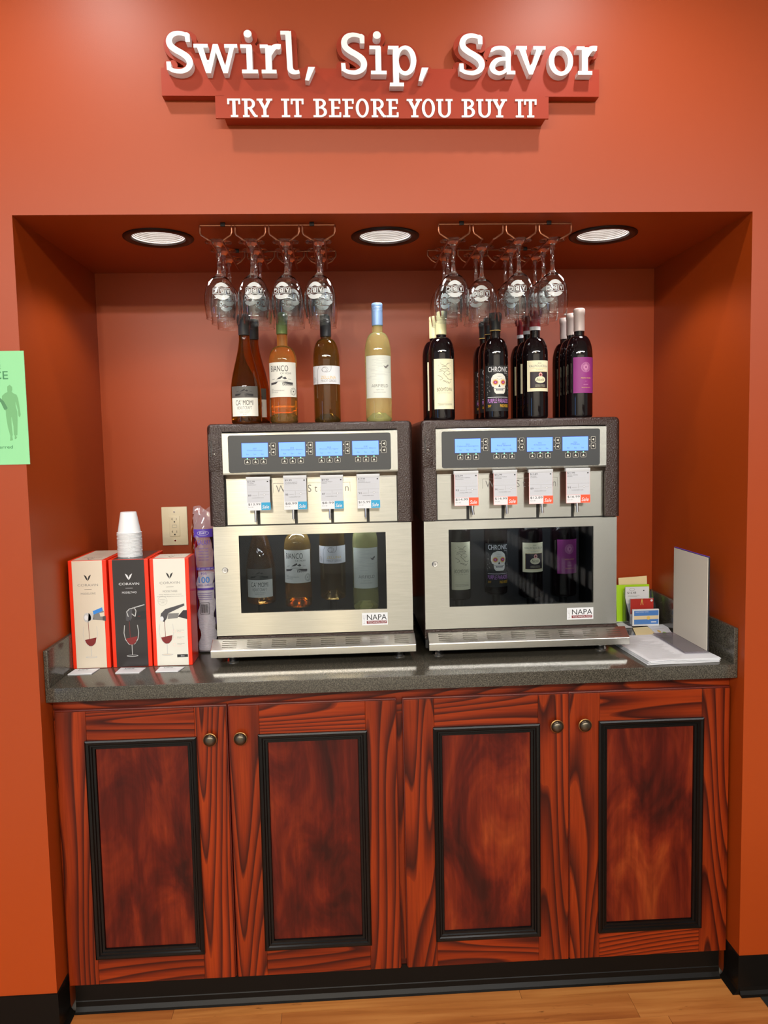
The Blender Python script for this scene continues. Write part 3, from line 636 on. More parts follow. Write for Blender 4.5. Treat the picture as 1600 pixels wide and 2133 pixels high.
putb('air', 788.5, 800, .25, 'tall clear straw-coloured wine bottle with blue screw cap', gl_)
putb('boom', 920.5, 800, .248, 'dark bottle with long cream label and cream screw cap, in front of its twin', gr_)
putb('boom', 906.5, 800, .325, 'dark cream-capped bottle half hidden behind the front cream-capped one', gr_)
for i, (px, Y, w_) in enumerate(((1033, .25, 'front'), (1021, .33, 'middle'), (1009.5, .41, 'rear'))): putb('chronic', px, 800, Y, w_+' one of three black-capped bottles with skull labels on the right dispenser', gr_)
for i, (px, Y, w_) in enumerate(((1115, .25, 'front'), (1101, .33, 'middle'), (1088, .41, 'rear'))): putb('valp', px, 800, Y, w_+' one of three red-capped bottles with cream and black labels', gr_)
for i, (px, Y, w_) in enumerate(((1206.5, .25, 'front'), (1191, .33, 'middle'), (1177, .41, 'rear'))): putb('purp', px, 800, Y, w_+' one of three silvery-capped bottles with purple labels', gr_)

# ------------------------------------------------------------------ wine dispensers
YH = .2; ZC = .914
TAGY = .186
def dispenser(dx, side, wines, tags, glass_px, desc):
    X = lambda v: v+dx
    x0, x1 = X(-.507), X(.060)
    t = thing('wine_dispenser', (x0, YH, ZC), desc, 'dispenser', 'wine dispensers on the worktop')
    # housing: inverted U with hammered finish
    hb = bmesh.new(); zb0, zt0 = 1.307, ZM-.0002
    pts = [(x0, zb0), (x0, zt0), (x1, zt0), (x1, zb0), (x1-.043, zb0), (x1-.043, 1.5665), (x0+.042, 1.5665), (x0+.042, zb0)]
    vs = [hb.verts.new((x, YH, z)) for x, z in pts]; f = hb.faces.new(vs); ex = bmesh.ops.extrude_face_region(hb, geom=[f])
    for v in ex['geom']:
        if isinstance(v, bmesh.types.BMVert): v.co.y = .60
    bmesh.ops.bevel(hb, geom=[e for e in hb.edges if all(v.co.z > zt0-1e-4 for v in e.verts) or (all(v.co.y < YH+1e-4 for v in e.verts) and all(abs(v.co.x-x0) < 1e-4 or abs(v.co.x-x1) < 1e-4 for v in e.verts))], offset=.0125, segments=5, profile=.5, affect='EDGES')
    MB().bm(hb, HAMMER, True).build('housing', t)
    # card reader on left cheek
    ca, cb = PY(433, 905, YH), PY(458, 983, YH); cr = MB()
    ax, bx = X(ca.x), X(cb.x)
    MB().box(ax, bx, YH-.0012, YH+.002, cb.z, ca.z, HAMMER, .0008).build('card_reader', t)
    p = Pr(); mx = ax+.008; p.rect(mx-.0012, mx+.0012, ca.z-.062, ca.z-.017, BLK).circle(mx+.008, ca.z-.054, .0014, KEYW); p.build('card_slot', t, lambda x, z, d: (x, YH-.0012-d, z))
    # body
    b = MB(); yb = YH+.024
    for a, c in ((x0+.006, x0+.012), (x1-.010, x1-.004)): b.box(a, c, yb, .60, .940, 1.40, HAMMER)
    b.box(x0+.012, x1-.010, .594, .60, .94, 1.56, DARK); b.box(x0+.006, x1-.004, YH+.012, .60, .940, .9640, DARK); b.box(x0+.042, x1-.043, .45, .455, 1.0, 1.56, DARK)
    b.box(x0+.0121, x0+.0135, yb+.006, .59, .97, 1.40, DARK); b.box(x1-.0115, x1-.0101, yb+.006, .59, .97, 1.40, DARK)
    b.box(x0+.008, x1-.004, YH+.014, yb+.004, .984, .9915, HAMMER)
    b.build('body', t)
    for fx in (x0+.045, x1-.045):
        for fy in (.235, .56): MB().lathe([(0, 0), (.017, 0), (.018, .004), (.014, .012), (.010, .0125), (.010, .0265), (0, .0265)], CHROME, (fx, fy, ZC), 20).build('foot', t)
    light('cabinet_lamp', 'AREA', ((x0+x1)/2, .262, 1.345), ((x0+x1)/2, .262, 0), 5, (.93, .96, 1), shape='RECTANGLE', size=.42, size_y=.02)
    # fascia
    fa, fb = X(-.4650), X(.0180); fz0, fz1 = 1.4465, 1.5645
    fas = MB(); prf = [(YH+.020, fz1), (YH-.003, fz1-.001), (YH-.004, fz1-.003), (YH-.004, fz0+.006), (YH-.003, fz0+.002), (YH+.016, fz0-.011), (YH+.020, fz0-.009)]
    k = len(prf); fas.add([(x, a, c) for x in (fa, fb) for a, c in prf], [(i, (i+1) % k, (i+1) % k+k, i+k) for i in range(k)]+[tuple(range(k)), tuple(range(2*k-1, k-1, -1))], STEEL)
    fo = fas.build('fascia', t)
    yF = YH-.004; q0, q1 = PY(474, 906, yF), PY(815, 978, yF); ms = []
    rr_ = .006; xa, xb, za, zb_ = X(q0.x), X(q1.x), q1.z, PY(474, 907.5, yF).z
    for cx, cz_, a in ((xb-rr_, zb_-rr_, 0), (xa+rr_, zb_-rr_, pi/2), (xa+rr_, za+rr_, pi), (xb-rr_, za+rr_, 1.5*pi)):
        for i in range(5): ms.append((cx+rr_*math.cos(a+i*pi/8), cz_+rr_*math.sin(a+i*pi/8)))
    mp = MB(); mp.prism(ms, yF-.0008, yF+.0005, MEMB); mem = mp.build('control_membrane', t); yM = yF-.0008
    for i, px in enumerate((503, 580.5, 657.5, 733.5)):
        s0, s1 = PY(px, 922-i*1.25, yM), PY(px+55.5, 952.5-i*1.25, yM); sx0, sx1 = X(s0.x), X(s1.x); sz0, sz1 = 1.4955, 1.5345
        p = Pr(); p.rect(sx0-.0013, sx1+.0013, sz0-.0013, sz1+.0013, LCDE).rect(sx0, sx1, sz0, sz1, LCD, 1)
        c = (sx0+sx1)/2; y_, nme = wines[i]; wd = min(.030, .0021*len(nme)); p.text(y_, c-.005, c+.005, sz1-.0175, sz1-.0135, LCDT, 2, -.02).text(nme, c-wd, c+wd, sz1-.0225, sz1-.0185, LCDT, 2, -.02)
        for q in (-1, 0, 1): p.text('%oz', c+q*.0205-.0035, c+q*.0205+.0035, sz0+.0065, sz0+.0100, LCDT, 2, -.01)
        p.build('display_screen', mem, lambda x, z, d: (x, yM-d, z), .0001, .0002)
        def key(kx, kz, w2, h2, up):
            p = Pr(); e = .0012
            def rr(a, b2, m, l):
                pts = []; r3 = .0018
                for cx, cz_, an in ((kx+a-r3, kz+b2-r3, 0), (kx-a+r3, kz+b2-r3, pi/2), (kx-a+r3, kz-b2+r3, pi), (kx+a-r3, kz-b2+r3, 1.5*pi)):
                    for j in range(4): pts.append((cx+r3*math.cos(an+j*pi/6), cz_+r3*math.sin(an+j*pi/6)))
                p.raw(pts, [tuple(range(len(pts)))], m, l)
            rr(w2, h2, KEYW, 0); rr(w2-.0007, h2-.0007, BLK, 1)
            if up: p.raw([(kx-.0036, kz-.0030), (kx+.0036, kz-.0030), (kx, kz+.0036)], [(0, 1, 2)], KEYW, 2)
            else: p.raw([(kx+.0026, kz+.0038), (kx-.0036, kz), (kx+.0026, kz-.0038)], [(0, 1, 2)], KEYW, 2)
            p.build('key', mem, lambda x, z, d: (x, yM-d, z), .0001, .0002)
        for q in (-1, 0, 1): key(c+q*.0222+.001, sz0-.0125, .0078, .0064, True)
        kx = sx1+.0148
        for kz in (sz1-.0085, sz1-.0265): key(kx, kz, .0064, .0080, False)
        p = Pr()
        for q in (-1, 0, 1): p.circle(c+q*.0222+.001, sz0-.0035, .0017, GREEN)
        for kz in (sz1-.0085, sz1-.0265): p.circle(sx1+.0047, kz, .0014, KEYW)
        p.build('indicator_light', mem, lambda x, z, d: (x, yM-d, z), .0002)
    # nozzle panel: four steel plates around three black slots
    yN = YH+.018; nz0, nz1 = 1.3075, 1.4335; na, nb = X(-.4605), X(.0150)
    MB().box(x0+.042, x1-.043, yN+.005, yN+.010, nz0-.004, 1.47, BLK).build('nozzle_recess', t)
    sl = [X(PY(px, 1080, yN).x) for px in ((539.5, 617.5, 693, 767) if side == 'L' else (539.5-.5, 614, 688.5, 763))]
    xs = [na]
    for s in sl: xs += [s-.0040, s+.0040]
    xs.append(nb)
    pl = MB(); zs = nz0+.052
    pl.box(na, nb, yN, yN+.004, zs, nz1, STEEL)
    for i in range(0, len(xs), 2): pl.box(xs[i], xs[i+1], yN, yN+.004, nz0, zs, STEEL)
    pn = pl.build('nozzle_panel', t)
    MB().box(na, nb, yN-.003, yN+.004, nz1+.0005, nz1+.0045, STEEL).build('panel_lip', t)
    wa, wb = X(PY(569, 1010, yN).x), X(PY(729, 1010, yN).x); wz0, wz1 = PY(640, 1029, yN).z, PY(640, 1006, yN).z
    p = Pr(); wc = GREY
    for l in ([(wa, wz0+.004), (wa, wz1), (wb, wz1), (wb, wz0+.004)],): p.line(l, .0007, wc)
    p.text('W i n e S t a t i o n', wa+.008, wb-.004, wz0+.006, wz1-.005, GREY, 1, -.018); p.build('engraved_wordmark', pn, lambda x, z, d: (x, yN-d, z), .0001)
    tilt = (0, 0, 0, 0) if side == 'L' else (.004, .0015, .002, .002)
    for i, s in enumerate(sl):
        xn = s-.0065 if side == 'L' else s+.0065+tilt[i]
        zb2 = nz0+(.008 if i == 0 and side == 'L' else .014)
        MB().tube([(xn-tilt[i], .2165, 1.385), (xn-tilt[i]*.8, .203, 1.372), (xn-tilt[i]*.5, .1995, 1.355), (xn+tilt[i]*.6, .1990, zb2)], .0035, CHROME, 12).build('nozzle', t)
    # door with glass
    yD = YH+.0120; da, db, dz0, dz1 = x0+.0065, x1-.0055, .9940, 1.3040
    ga, gb = glass_px; g0, g1 = PY(*ga, yD), PY(*gb, yD)
    door = MB(); gx0, gx1, gz0, gz1 = g0.x, g1.x, g1.z, g0.z
    for q in ((da, db, dz0, gz0), (da, db, gz1, dz1), (da, gx0, gz0, gz1), (gx1, db, gz0, gz1)): door.box(q[0], q[1], yD, yD+.011, q[2], q[3], STEEL)
    dob = door.build('door', t)
    MB().box(gx0-.002, gx1+.002, yD+.006, yD+.0085, gz0-.002, gz1+.002, PANE).build('glass_pane', dob)
    lk = PY(*((469, 1188) if side == 'L' else (906, 1175)), yD); L_ = MB(); L_.lathe([(0, .004), (.0045, .004), (.0048, .0032), (.0072, .0035), (.0082, .0022), (.0085, 0)], CHROME, seg=24); L_.v = [(lk.x+x, yD-z, lk.z+y) for x, y, z in L_.v]
    L_.box(lk.x-.0008, lk.x+.0008, yD-.0045, yD-.0041, lk.z-.003, lk.z+.003, BLK); L_.build('lock', dob)
    n0, n1 = (PY(754, 1277, yD), PY(808, 1301, yD)) if side == 'L' else (PY(1181, 1266.5, yD), PY(1236, 1289, yD))
    W_, H_ = n1.x-n0.x, n0.z-n1.z; p = Pr(); p.rect(0, W_, 0, H_, PAPER); p.text('NAPA', W_*.19, W_*.96, H_*.42, H_*.86, INK, 1, .01); p.rect(W_*.18, W_*.96, H_*.12, H_*.35, WINE, 1); p.text('TECHNOLOGY', W_*.22, W_*.94, H_*.15, H_*.31, PAPER, 2)
    p.line([(W_*.04, H_*.84), (W_*.05, H_*.55), (W_*.08, H_*.48), (W_*.11, H_*.55), (W_*.12, H_*.84)], .0006, GREY).line([(W_*.08, H_*.48), (W_*.08, H_*.16)], .0006, GREY).line([(W_*.04, H_*.15), (W_*.12, H_*.15)], .0006, GREY)
    p.build('maker_badge', dob, front(n0.x, yD, n1.z))
    # drip tray
    ta, tb = X(-.5145), X(.0590)
    if side == 'R': ta, tb = .0950, .6705
    yf, yk, zf, zk, zbt = .1720, .2125, .9625, .9855, .9410; tr = MB()
    prf = [(yf, zbt), (yf, zf-.0015), (yf+.0015, zf), (yk, zk), (yk, zbt+.004), (yf+.006, zbt)]
    k = len(prf); tr.add([(x, a, c) for x in (ta, tb) for a, c in prf], [(i, (i+1) % k, (i+1) % k+k, i+k) for i in range(k)]+[tuple(range(k)), tuple(range(2*k-1, k-1, -1))], TRAYS)
    dt = tr.build('drip_tray', t, bevel=.0015)
    tp = lambda x, y_, d: (x, y_, zf+(zk-zf)*(y_-yf)/(yk-yf)+d)
    sm = MB(); GR = mat('slot_shadow_metal', (120, 116, 106), .4, .8)
    for g in range(8):
        gx = ta+.030+g*(tb-ta-.09)/7.0
        for r_ in range(4):
            yy = yf+.008+r_*.0068; sm.add([tp(gx, yy+.0016, .0004), tp(gx+.040, yy-.0006, .0004), tp(gx+.040, yy+.0004, .0004), tp(gx, yy+.0032, .0004)], [(0, 1, 2, 3)], GR)
    so = sm.build('drain_slots', dt); so['kind'] = 'stuff'
    MB().box(ta+.010, x1, yf+.014, yk+.02, .9375, .9408, BLK).build('tray_base', t)
    return t
dL = dispenser(0, 'L', [('2017', 'Chardonnay'), ('2018', 'Sauvignon Blanc'), ('2018', 'Pinot Grigio'), ('2018', 'Sauvignon Blanc')], [], ((497, 1116), (806.5, 1268)), 'brown and steel wine dispenser on the left, under the white wine bottles')
dR = dispenser(.5905, 'R', [('2015', 'Cabernet Sauvignon'), ('2017', 'Red Blend'), ('2016', 'Classico'), ('2016', 'Malbec')], [], ((934.5, 1103.5), (1236, 1255)), 'brown and steel wine dispenser on the right, under the red wine bottles')
# bottles hanging inside, behind the glass
PED = MB(); k_in = []
for key, px, row, lb, w_, grp in (('camomi', 542, 1245, .020, 'grey and cream labelled wine bottle, leftmost behind the left dispenser glass', 'bottles inside the left dispenser'), ('bianco', 619.5, 1215, .071, 'ivory farm-drawing labelled wine bottle, second behind the left dispenser glass', 'bottles inside the left dispenser'),
        ('zell', 692, 1174, .105, 'brown bottle with short white label, third behind the left dispenser glass', 'bottles inside the left dispenser'), ('air', 763, 1226, .064, 'tall pale-labelled wine bottle, rightmost behind the left dispenser glass', 'bottles inside the left dispenser'),
        ('boom', 961, 1229, .030, 'long cream-labelled wine bottle, leftmost behind the right dispenser glass', 'bottles inside the right dispenser'), ('chronic', 1037, 1223, .022, 'skull-labelled wine bottle behind the right dispenser glass', 'bottles inside the right dispenser'),
        ('valp', 1111, 1192, .075, 'cream and black labelled wine bottle behind the right dispenser glass', 'bottles inside the right dispenser'), ('purp', 1183, 1195, .068, 'purple-labelled wine bottle, rightmost behind the right dispenser glass', 'bottles inside the right dispenser')):
    r = KIND[key]['r']; yc = .275
    c = PY(px, row, yc-r); zb_ = c.z-lb; xc = PY(px, row-20, yc-r*.6).x - r*math.sin(KIND[key]['rot'])*.9
    place(key, (xc, yc, zb_), w_, grp)
    MB().lathe([(0, .964), (.030, .964), (.030, .970), (.012, .972), (.012, zb_-.006), (.026, zb_-.004), (.026, zb_), (0, zb_)], BLK, (xc, yc, 0), 24).build('bottle_lift', dL if xc < .07 else dR)

# ------------------------------------------------------------------ price tags
def price_tag(px0, py0, px1, py1, red, old, name2, score, price, sv, label):
    a, b = PY(px0, py0, TAGY), PY(px1, py1, TAGY); W_, H_ = b.x-a.x, a.z-b.z
    t = thing('price_tag', (a.x, TAGY, b.z), label, 'price tag', 'shelf price tags on the dispensers')
    hz = a.z+.004
    MB().box(a.x-.001, b.x+.001, TAGY-.0006, TAGY+.014, a.z-.001, hz+.004, mat('clip_plastic', (196, 198, 202), .2), .0006).build('tag_clip', t)
    body = MB().box(a.x, b.x, TAGY, TAGY+.0012, b.z, a.z, PINKB if red else PAPER).build('card', t)
    p = Pr(); I, S_ = (INK, GREY), SALER if red else SALEB
    p.rect(.001, W_-.0005, H_*.26, H_-.001, P_('tag_shaded_white', (190, 192, 199))); p.rect(.001, W_*.60, .001, H_*.25, PAPER); p.rect(W_*.61, W_+.001, .0005, H_*.255, S_)  # upper card area is greyer: its shade is put into the colour
    p.text('Sale', W_*.66, W_*.95, H_*.055, H_*.17, PAPER, 2, .02, False, .2); p.text(price, W_*.05, W_*.57, H_*.155, H_*.235, INK, 1); p.text(sv, W_*.05, W_*.27, H_*.085, H_*.125, GREY, 1, -.02)
    p.text(old, W_*.05, W_*.36, H_*.91, H_*.97, INK, 1); p.rect(W_*.88, W_*.94, H_*.92, H_*.955, INK, 1)
    for i, s in enumerate(name2): p.text(s, W_*.05, W_*(.05+.037*len(s)), H_*(.865-.045*i), H_*(.892-.045*i), DGREY, 1, -.01)
    for i, s in enumerate(('Crisp and refreshing with', 'layers of ripe fruit, spice', 'and a long smooth finish')): p.text(s, W_*.05, W_*(.05+.032*len(s)), H_*(.765-.048*i), H_*(.797-.048*i), LGREY, 1, -.02)
    p.rect(W_*.04, W_*.97, H_*.612, H_*.616, GREY, 1); p.rect(W_*.50, W_*.507, H_*.46, H_*.60, GREY, 1); p.text(score, W_*.06, W_*.19, H_*.46, H_*.52, DGREY, 1); p.text('WINE ADVOCATE', W_*.24, W_*.45, H_*.475, H_*.495, GREY, 1)
    p.rect(W_*.55, W_*.95, H_*.505, H_*.508, GREY, 1); p.ring(W_*.75, H_*.507, .0028, .0004, DGREY, 2); p.circle(W_*.75, H_*.507, .0024, PAPER, 1); p.text('12345678901234', W_*.22, W_*.72, H_*.395, H_*.42, DGREY, 1, -.01)
    p.rect(W_*.04, W_*.97, H_*.345, H_*.348, LGREY, 1)
    p.build('card_print', body, front(a.x, TAGY, b.z), .0002); return t
LT = [(513, 1000, 563.5, 1062.5, '$15.99', ("CA MOMI", "CHARDONNAY"), '89', '$13.99', 'Save $2'), (590.5, 997, 639.5, 1061, '$9.99', ("CA' MOMI BIANCO", "SAUVIGNON BLANC"), '88', '$8.99', 'Save $1'), (667.5, 996, 715.5, 1059.5, '$9.99', ("ZELLINA PINOT", "GRIGIO"), '87', '$8.99', 'Save $1'), (743.5, 994, 791.5, 1058, '$17.99', ("AIRFIELD", "SAUVIGNON BLANC"), '91', '$15.99', 'Save $2')]
for i, q in enumerate(LT): price_tag(*q[:4], False, *q[4:], ('leftmost', 'second', 'third', 'rightmost')[i]+' blue Sale price tag on the left dispenser, reading '+q[7])
RT = [(946, 987.5, 996.5, 1053, '$16.99', ('BOOMTOWN CABERNET', 'SAUVIGNON'), '93', '$14.99', 'Save $2'), (1028, 985.5, 1077, 1051, '$16.99', ('CHRONIC PURPLE', 'PARADISE'), '91', '$14.99', 'Save $2'), (1102, 984, 1151.5, 1049, '$13.89', ('NICOLIS', 'CLASSICO'), '89', '$12.89', 'Save $1'), (1179.5, 981.5, 1229, 1047, '$17.99', ('PIEDRA NEGRA', 'MALBEC'), '91', '$16.99', 'Save $1')]
for i, q in enumerate(RT): price_tag(*q[:4], True, *q[4:], ('leftmost', 'second', 'third', 'rightmost')[i]+' red Sale price tag on the right dispenser, reading '+q[7])

# ------------------------------------------------------------------ hanging glass racks and glasses
def rack(x0, x1, label):
    t = thing('glass_rack', ((x0+x1)/2, .07, ZT), label, 'glass rack', 'bronze wire glass racks under the niche ceiling')
    zt = 2.0830; r = .0026
    for y in (.07, .333):
        MB().tube([(x0, y, zt), (x1, y, zt)], r, BRONZE).build('cross_bar', t)
    for f_ in (.17, .83):
        for y in (.07, .333): MB().box(x0+(x1-x0)*f_-.006, x0+(x1-x0)*f_+.006, y-.004, y+.004, zt-.003, ZT-.0003, BLK, .001).build('mounting_clip', t)
    cw = (x1-x0)/4; cs = []
    for i in range(4):
        a = x0+cw*i+(.003 if i else 0); b = x0+cw*(i+1)-(.006 if i < 3 else 0); c = (a+b)/2; cs.append(c)
        for e, s in ((a, 1), (b, -1)):
            xi = c-s*.0150
            MB().tube([(e, .07, zt), (e, .07, 2.066), (e+s*.003, .0695, 2.0585), (e+s*.009, .069, 2.0545), (xi-s*.004, .069, 2.0465), (xi, .072, 2.0455), (xi, .20, 2.0455), (xi, .385, 2.0455)], r, BRONZE).build('rail', t)
            MB().tube([(e, .333, zt), (e, .333, 2.068), (e+s*.012, .333, 2.054), (xi, .333, 2.0475)], r, BRONZE).build('hanger', t)
    return cs
csL = rack(PY(416, 468, .07).x, PY(697, 467, .07).x, 'bronze wire glass rack under the niche ceiling, left of the middle downlight')
csR = rack(PY(914, 465, .07).x, PY(1190, 464, .07).x, 'bronze wire glass rack under the niche ceiling, right of the middle downlight')
def wineglass(loc, label, group, rot):
    x, y, zf = loc           # zf: underside (resting face) of the foot on the rails
    t = thing('wine_glass', loc, label, 'wine glass', group)
    H = .196; rim = -H+.004
    out = [(0, .0035), (.033, .0030), (.0345, .0018), (.033, .0006), (.018, -.0025), (.010, -.006), (.0062, -.013), (.0048, -.030), (.0045, -.060), (.0058, -.076), (.012, -.083)]
    bowl = [(.012, -.083), (.022, -.090), (.031, -.101), (.0370, -.116), (.0400, -.132), (.0408, -.148), (.0402, -.164), (.0382, -.180), (.0368, -.189), (.0371, -.1905), (.0369, -.192)]
    inn = [(r-.0014, z) for r, z in bowl[::-1]][:-1]+[(.010, -.0855), (0, -.086)]
    MB().lathe(out+bowl[1:]+inn, CLEAR, (x, y, zf), 40).build('glass_body', t)
    # etched round badge with three letters, upside down like the glass
    p = Pr(); s = .0225
    def br(z):
        for (r0, z0_), (r1, z1_) in zip(bowl, bowl[1:]):
            if z1_ <= z <= z0_: return r0+(r1-r0)*(z0_-z)/(z0_-z1_)
        return .037
    zc = -.128
    for k in range(12):
        a0_, a1_ = pi*k/12, pi*(k+1)/12
        for sg, rin in ((1, .0100), (-1, .0100)):
            P_2 = lambda r, a: (r*math.cos(a), sg*(max(r*math.sin(a), .0092)))
            if s*math.sin((a0_+a1_)/2) > .0100: p.raw([P_2(s, a0_), P_2(s, a1_), P_2(s*.52, a1_), P_2(s*.52, a0_)], [(0, 1, 2, 3)], ETCH, 0)
    for i, ch in enumerate('CBA'):
        cx = (-1+i)*.0160; p.line([(cx-.0070, -.0075), (cx+.0070, -.0075), (cx+.0070, .0075), (cx-.0070, .0075), (cx-.0070, -.0075)], .0012, ETCH, 1); p.text(ch, cx-.0048, cx+.0048, -.0056, .0056, ETCH, 1, .1, True)
    fn = lambda X_, Z_, d: ((lambda rr_: (x+(rr_+d)*math.sin(X_/.039+rot), y-(rr_+d)*math.cos(X_/.039+rot), zf+zc+Z_))(br(zc+Z_)))
    p.build('etched_badge', t, fn, .0003, .0001, .004); return t
GZ = 2.0480; first = None
plan = []
for ci, (c, ys) in enumerate(zip(csL, ((.105, .190, .276), (.105, .189, .274), (.105, .190, .275), (.105, .189, .273)))):
    for j, y in enumerate(ys): plan.append((c, y, 'left', ci, j))
for ci, (c, ys) in enumerate(zip(csR, ((.105, .190, .275), (.170, .256), (.107, .192, .277), (.105, .190, .275)))):
    for j, y in enumerate(ys): plan.append((c, y, 'right', ci, j))
ordn = ('first', 'second', 'third', 'fourth'); dep = ('front', 'middle', 'rear')
for c, y, sd, ci, j in plan:
    if sd == 'right' and ci == 1: dj = ('front', 'rear')[j]
    else: dj = dep[j]
    lab = '%s clear wine glass in the %s channel of the %s rack' % (dj, ordn[ci], sd)
    rot = R.uniform(-.45, .45)
    if first is None: first = wineglass((c, y, GZ), lab, 'wine glasses hanging in the two racks', 0); first.rotation_euler.z = rot
    else:
        g = copy_tree(first); g.location = (c+R.uniform(-.002, .002), y, GZ); g.rotation_euler.z = rot; tag(g, lab, 'wine glass', 'wine glasses hanging in the two racks')

# ------------------------------------------------------------------ gift boxes
ZB = 1.2195; YX = .2110
def giftbox(x0, x1, y1, centre, title, art, label, top_ink):
    t = thing('gift_box', (x0, YX, ZC), label, 'box', 'boxed wine openers on the worktop')
    body = MB().box(x0, x1, YX, y1, ZC+.0003, ZB, REDBOX).build('carton', t, bevel=.0012)
    W_ = x1-x0; H_ = ZB-ZC; e = .0105
    p = Pr(); p.rect(e, W_-e, .0015, H_-.0008, centre)
    ink = PAPER if centre is CHARB else INK; c = W_/2; zl = H_*.87
    p.poly([(c-.010, zl), (c-.0035, zl-.004), (c-.0005, zl-.0115), (c-.0005, zl-.018), (c-.006, zl-.010)], ink, 1); p.poly([(c+.010, zl), (c+.0035, zl-.004), (c+.0005, zl-.0115), (c+.0005, zl-.018), (c+.006, zl-.010)], ink, 1)
    p.text('CORAVIN', c-.028, c+.028, zl-.0325, zl-.0258, ink if centre is CHARB else GREY, 1, .0 if centre is CHARB else -.015)
    p.rect(c-.010, c+.010, zl-.0415, zl-.0408, ink, 1); p.text(title, c-.020, c+.020, zl-.056, zl-.0505, ink if centre is CHARB else GREY, 1, -.005)
    art(p, c, H_, W_); p.build('front_print', body, front(x0, YX, ZC), .0012)
    # top print
    q = Pr(); q.rect(e, W_-e, .001, y1-YX-.001, centre); q.poly([(c-.010, .035), (c-.004, .031), (c, .022), (c, .017), (c-.006, .026)], ink, 1); q.poly([(c+.010, .035), (c+.004, .031), (c, .022), (c, .017), (c+.006, .026)], ink, 1)
    q.text('CORAVIN', c-.025, c+.025, .055, .062, ink, 1); q.build('top_print', body, lambda x, z, d: (x0+x, YX+z, ZB+d), .0004)
    return body
def pour(p, c, H_, light_, stem=GREY):
    z = .030
    L1 = LGREY
    p.poly([(c-.0155+.0, z+.052), (c+.0165, z+.058), (c+.013, z+.042), (c+.005, z+.034), (c-.004, z+.034), (c-.012, z+.042)], WINE, 1)
    p.line([(c-.0175, z+.090), (c-.020, z+.068), (c-.017, z+.050), (c-.008, z+.036), (c+.0005, z+.033), (c+.009, z+.037), (c+.0175, z+.050), (c+.0205, z+.068), (c+.018, z+.090)], .0009 if not light_ else .0018, L1, 1)
    p.line([(c+.0005, z+.033), (c+.0005, z+.004)], .0016, L1, 1); p.circle(c+.0005, z+.0025, .016, L1, 1, .0028); p.circle(c+.0005, z+.003, .013, CHARB if light_ else CREAMB, 2, .0016)
    p.line([(c-.004, z+.105), (c-.003, z+.045)], .0013, WINE, 2)
def art1(p, c, H_, W_):
    pour(p, c, H_, False); z = .135
    p.circle(c-.006, z+.010, .0105, LGREY, 2, .0135); p.circle(c-.009, z+.010, .005, PAPER, 3, .007); p.poly([(c-.004, z), (c+.012, z+.004), (c+.012, z+.022), (c-.002, z+.022)], LGREY, 2)
    p.poly([(c+.010, z+.028), (c+.036, z+.038), (c+.038, z+.028), (c+.012, z+.018)], BLUEI, 3); p.poly([(c+.010, z+.004), (c+.038, z+.001), (c+.044, z+.012), (c+.030, z+.012), (c+.028, z+.022), (c+.040, z+.024), (c+.040, z+.028), (c+.012, z+.020)], GREY, 2); p.poly([(c+.036, z+.012), (c+.0445, z+.014), (c+.0445, z-.001), (c+.036, z+.001)], DGREY, 3)
def art2(p, c, H_, W_):
    pour(p, c, H_, True); z = .130
    p.poly([(c-.013, z+.003), (c-.003, z), (c+.004, z+.010), (c+.006, z+.036), (c-.012, z+.030)], DGREY, 2); p.line([(c-.006, z+.014), (c-.010, z+.028), (c-.002, z+.036), (c+.012, z+.038), (c+.016, z+.030), (c+.013, z+.014), (c+.004, z+.022)], .0022, LGREY, 3); p.line([(c+.006, z+.038), (c+.040, z+.047)], .0026, LGREY, 3)
    p.poly([(c+.012, z+.004), (c+.042, z+.008), (c+.042, z+.030), (c+.014, z+.026)], BLKL, 2); p.rect(c+.020, c+.028, z+.014, z+.0155, WINE, 3)
def art3(p, c, H_, W_):
    pour(p, c-.015, H_, False); z = .128; c -= .006
    p.text('WINE PRESERVATION SYSTEM', c-.025, c+.037, H_*.87-.0635, H_*.87-.0612, GREY, 1); p.text('SYSTEME DE PRESERVATION DU VIN', c-.030, c+.042, H_*.87-.0690, H_*.87-.0668, GREY, 1)
    p.ring(c-.016, .186, .013, .0004, GREY); p.text('PRESERVE', c-.024, c-.008, .189, .191, GREY); p.text('YOUR WINE FOR', c-.028, c-.004, .1845, .1865, GREY); p.text('YEARS', c-.021, c-.011, .1795, .1817, GREY)
    p.poly([(c-.025, z+.004), (c-.014, z-.002), (c-.006, z+.008), (c-.002, z+.022), (c+.044, z+.043), (c+.043, z+.049), (c-.010, z+.034), (c-.022, z+.022)], DGREY, 2); p.circle(c-.020, z+.007, .005, PAPER, 3, .007); p.poly([(c-.004, z+.006), (c+.024, z+.008), (c+.028, z+.022), (c-.002, z+.022)], GREY, 2); p.poly([(c+.024, z+.012), (c+.050, z+.004), (c+.050, z+.030), (c+.040, z+.030)], DKP, 3)
    for i in range(3):
        zz = .098-i*.019; p.ring(c+.012, zz, .0045, .0004, PINKB); p.text('Keeps wine fresh', c+.020, c+.040, zz+.002, zz+.004, DGREY); p.text('for years', c+.020, c+.032, zz-.001, zz+.001, DGREY); p.text('garde le vin frais', c+.020, c+.038, zz-.005, zz-.003, PINKB)
    p.rect(c+.018, c+.048, .024, .032, INK, 1); p.text('25cm', c+.028, c+.038, .026, .030, PAPER, 2)
giftbox(-.9030, -.7990, .425, CREAMB, 'MODELONE', art1, 'cream and red gift box with a blue-handled gadget, against the left side splash', INK)
giftbox(-.7925, -.6840, .392, CHARB, 'MODELTWO', art2, 'charcoal and red gift box under the stack of cups', PAPER)
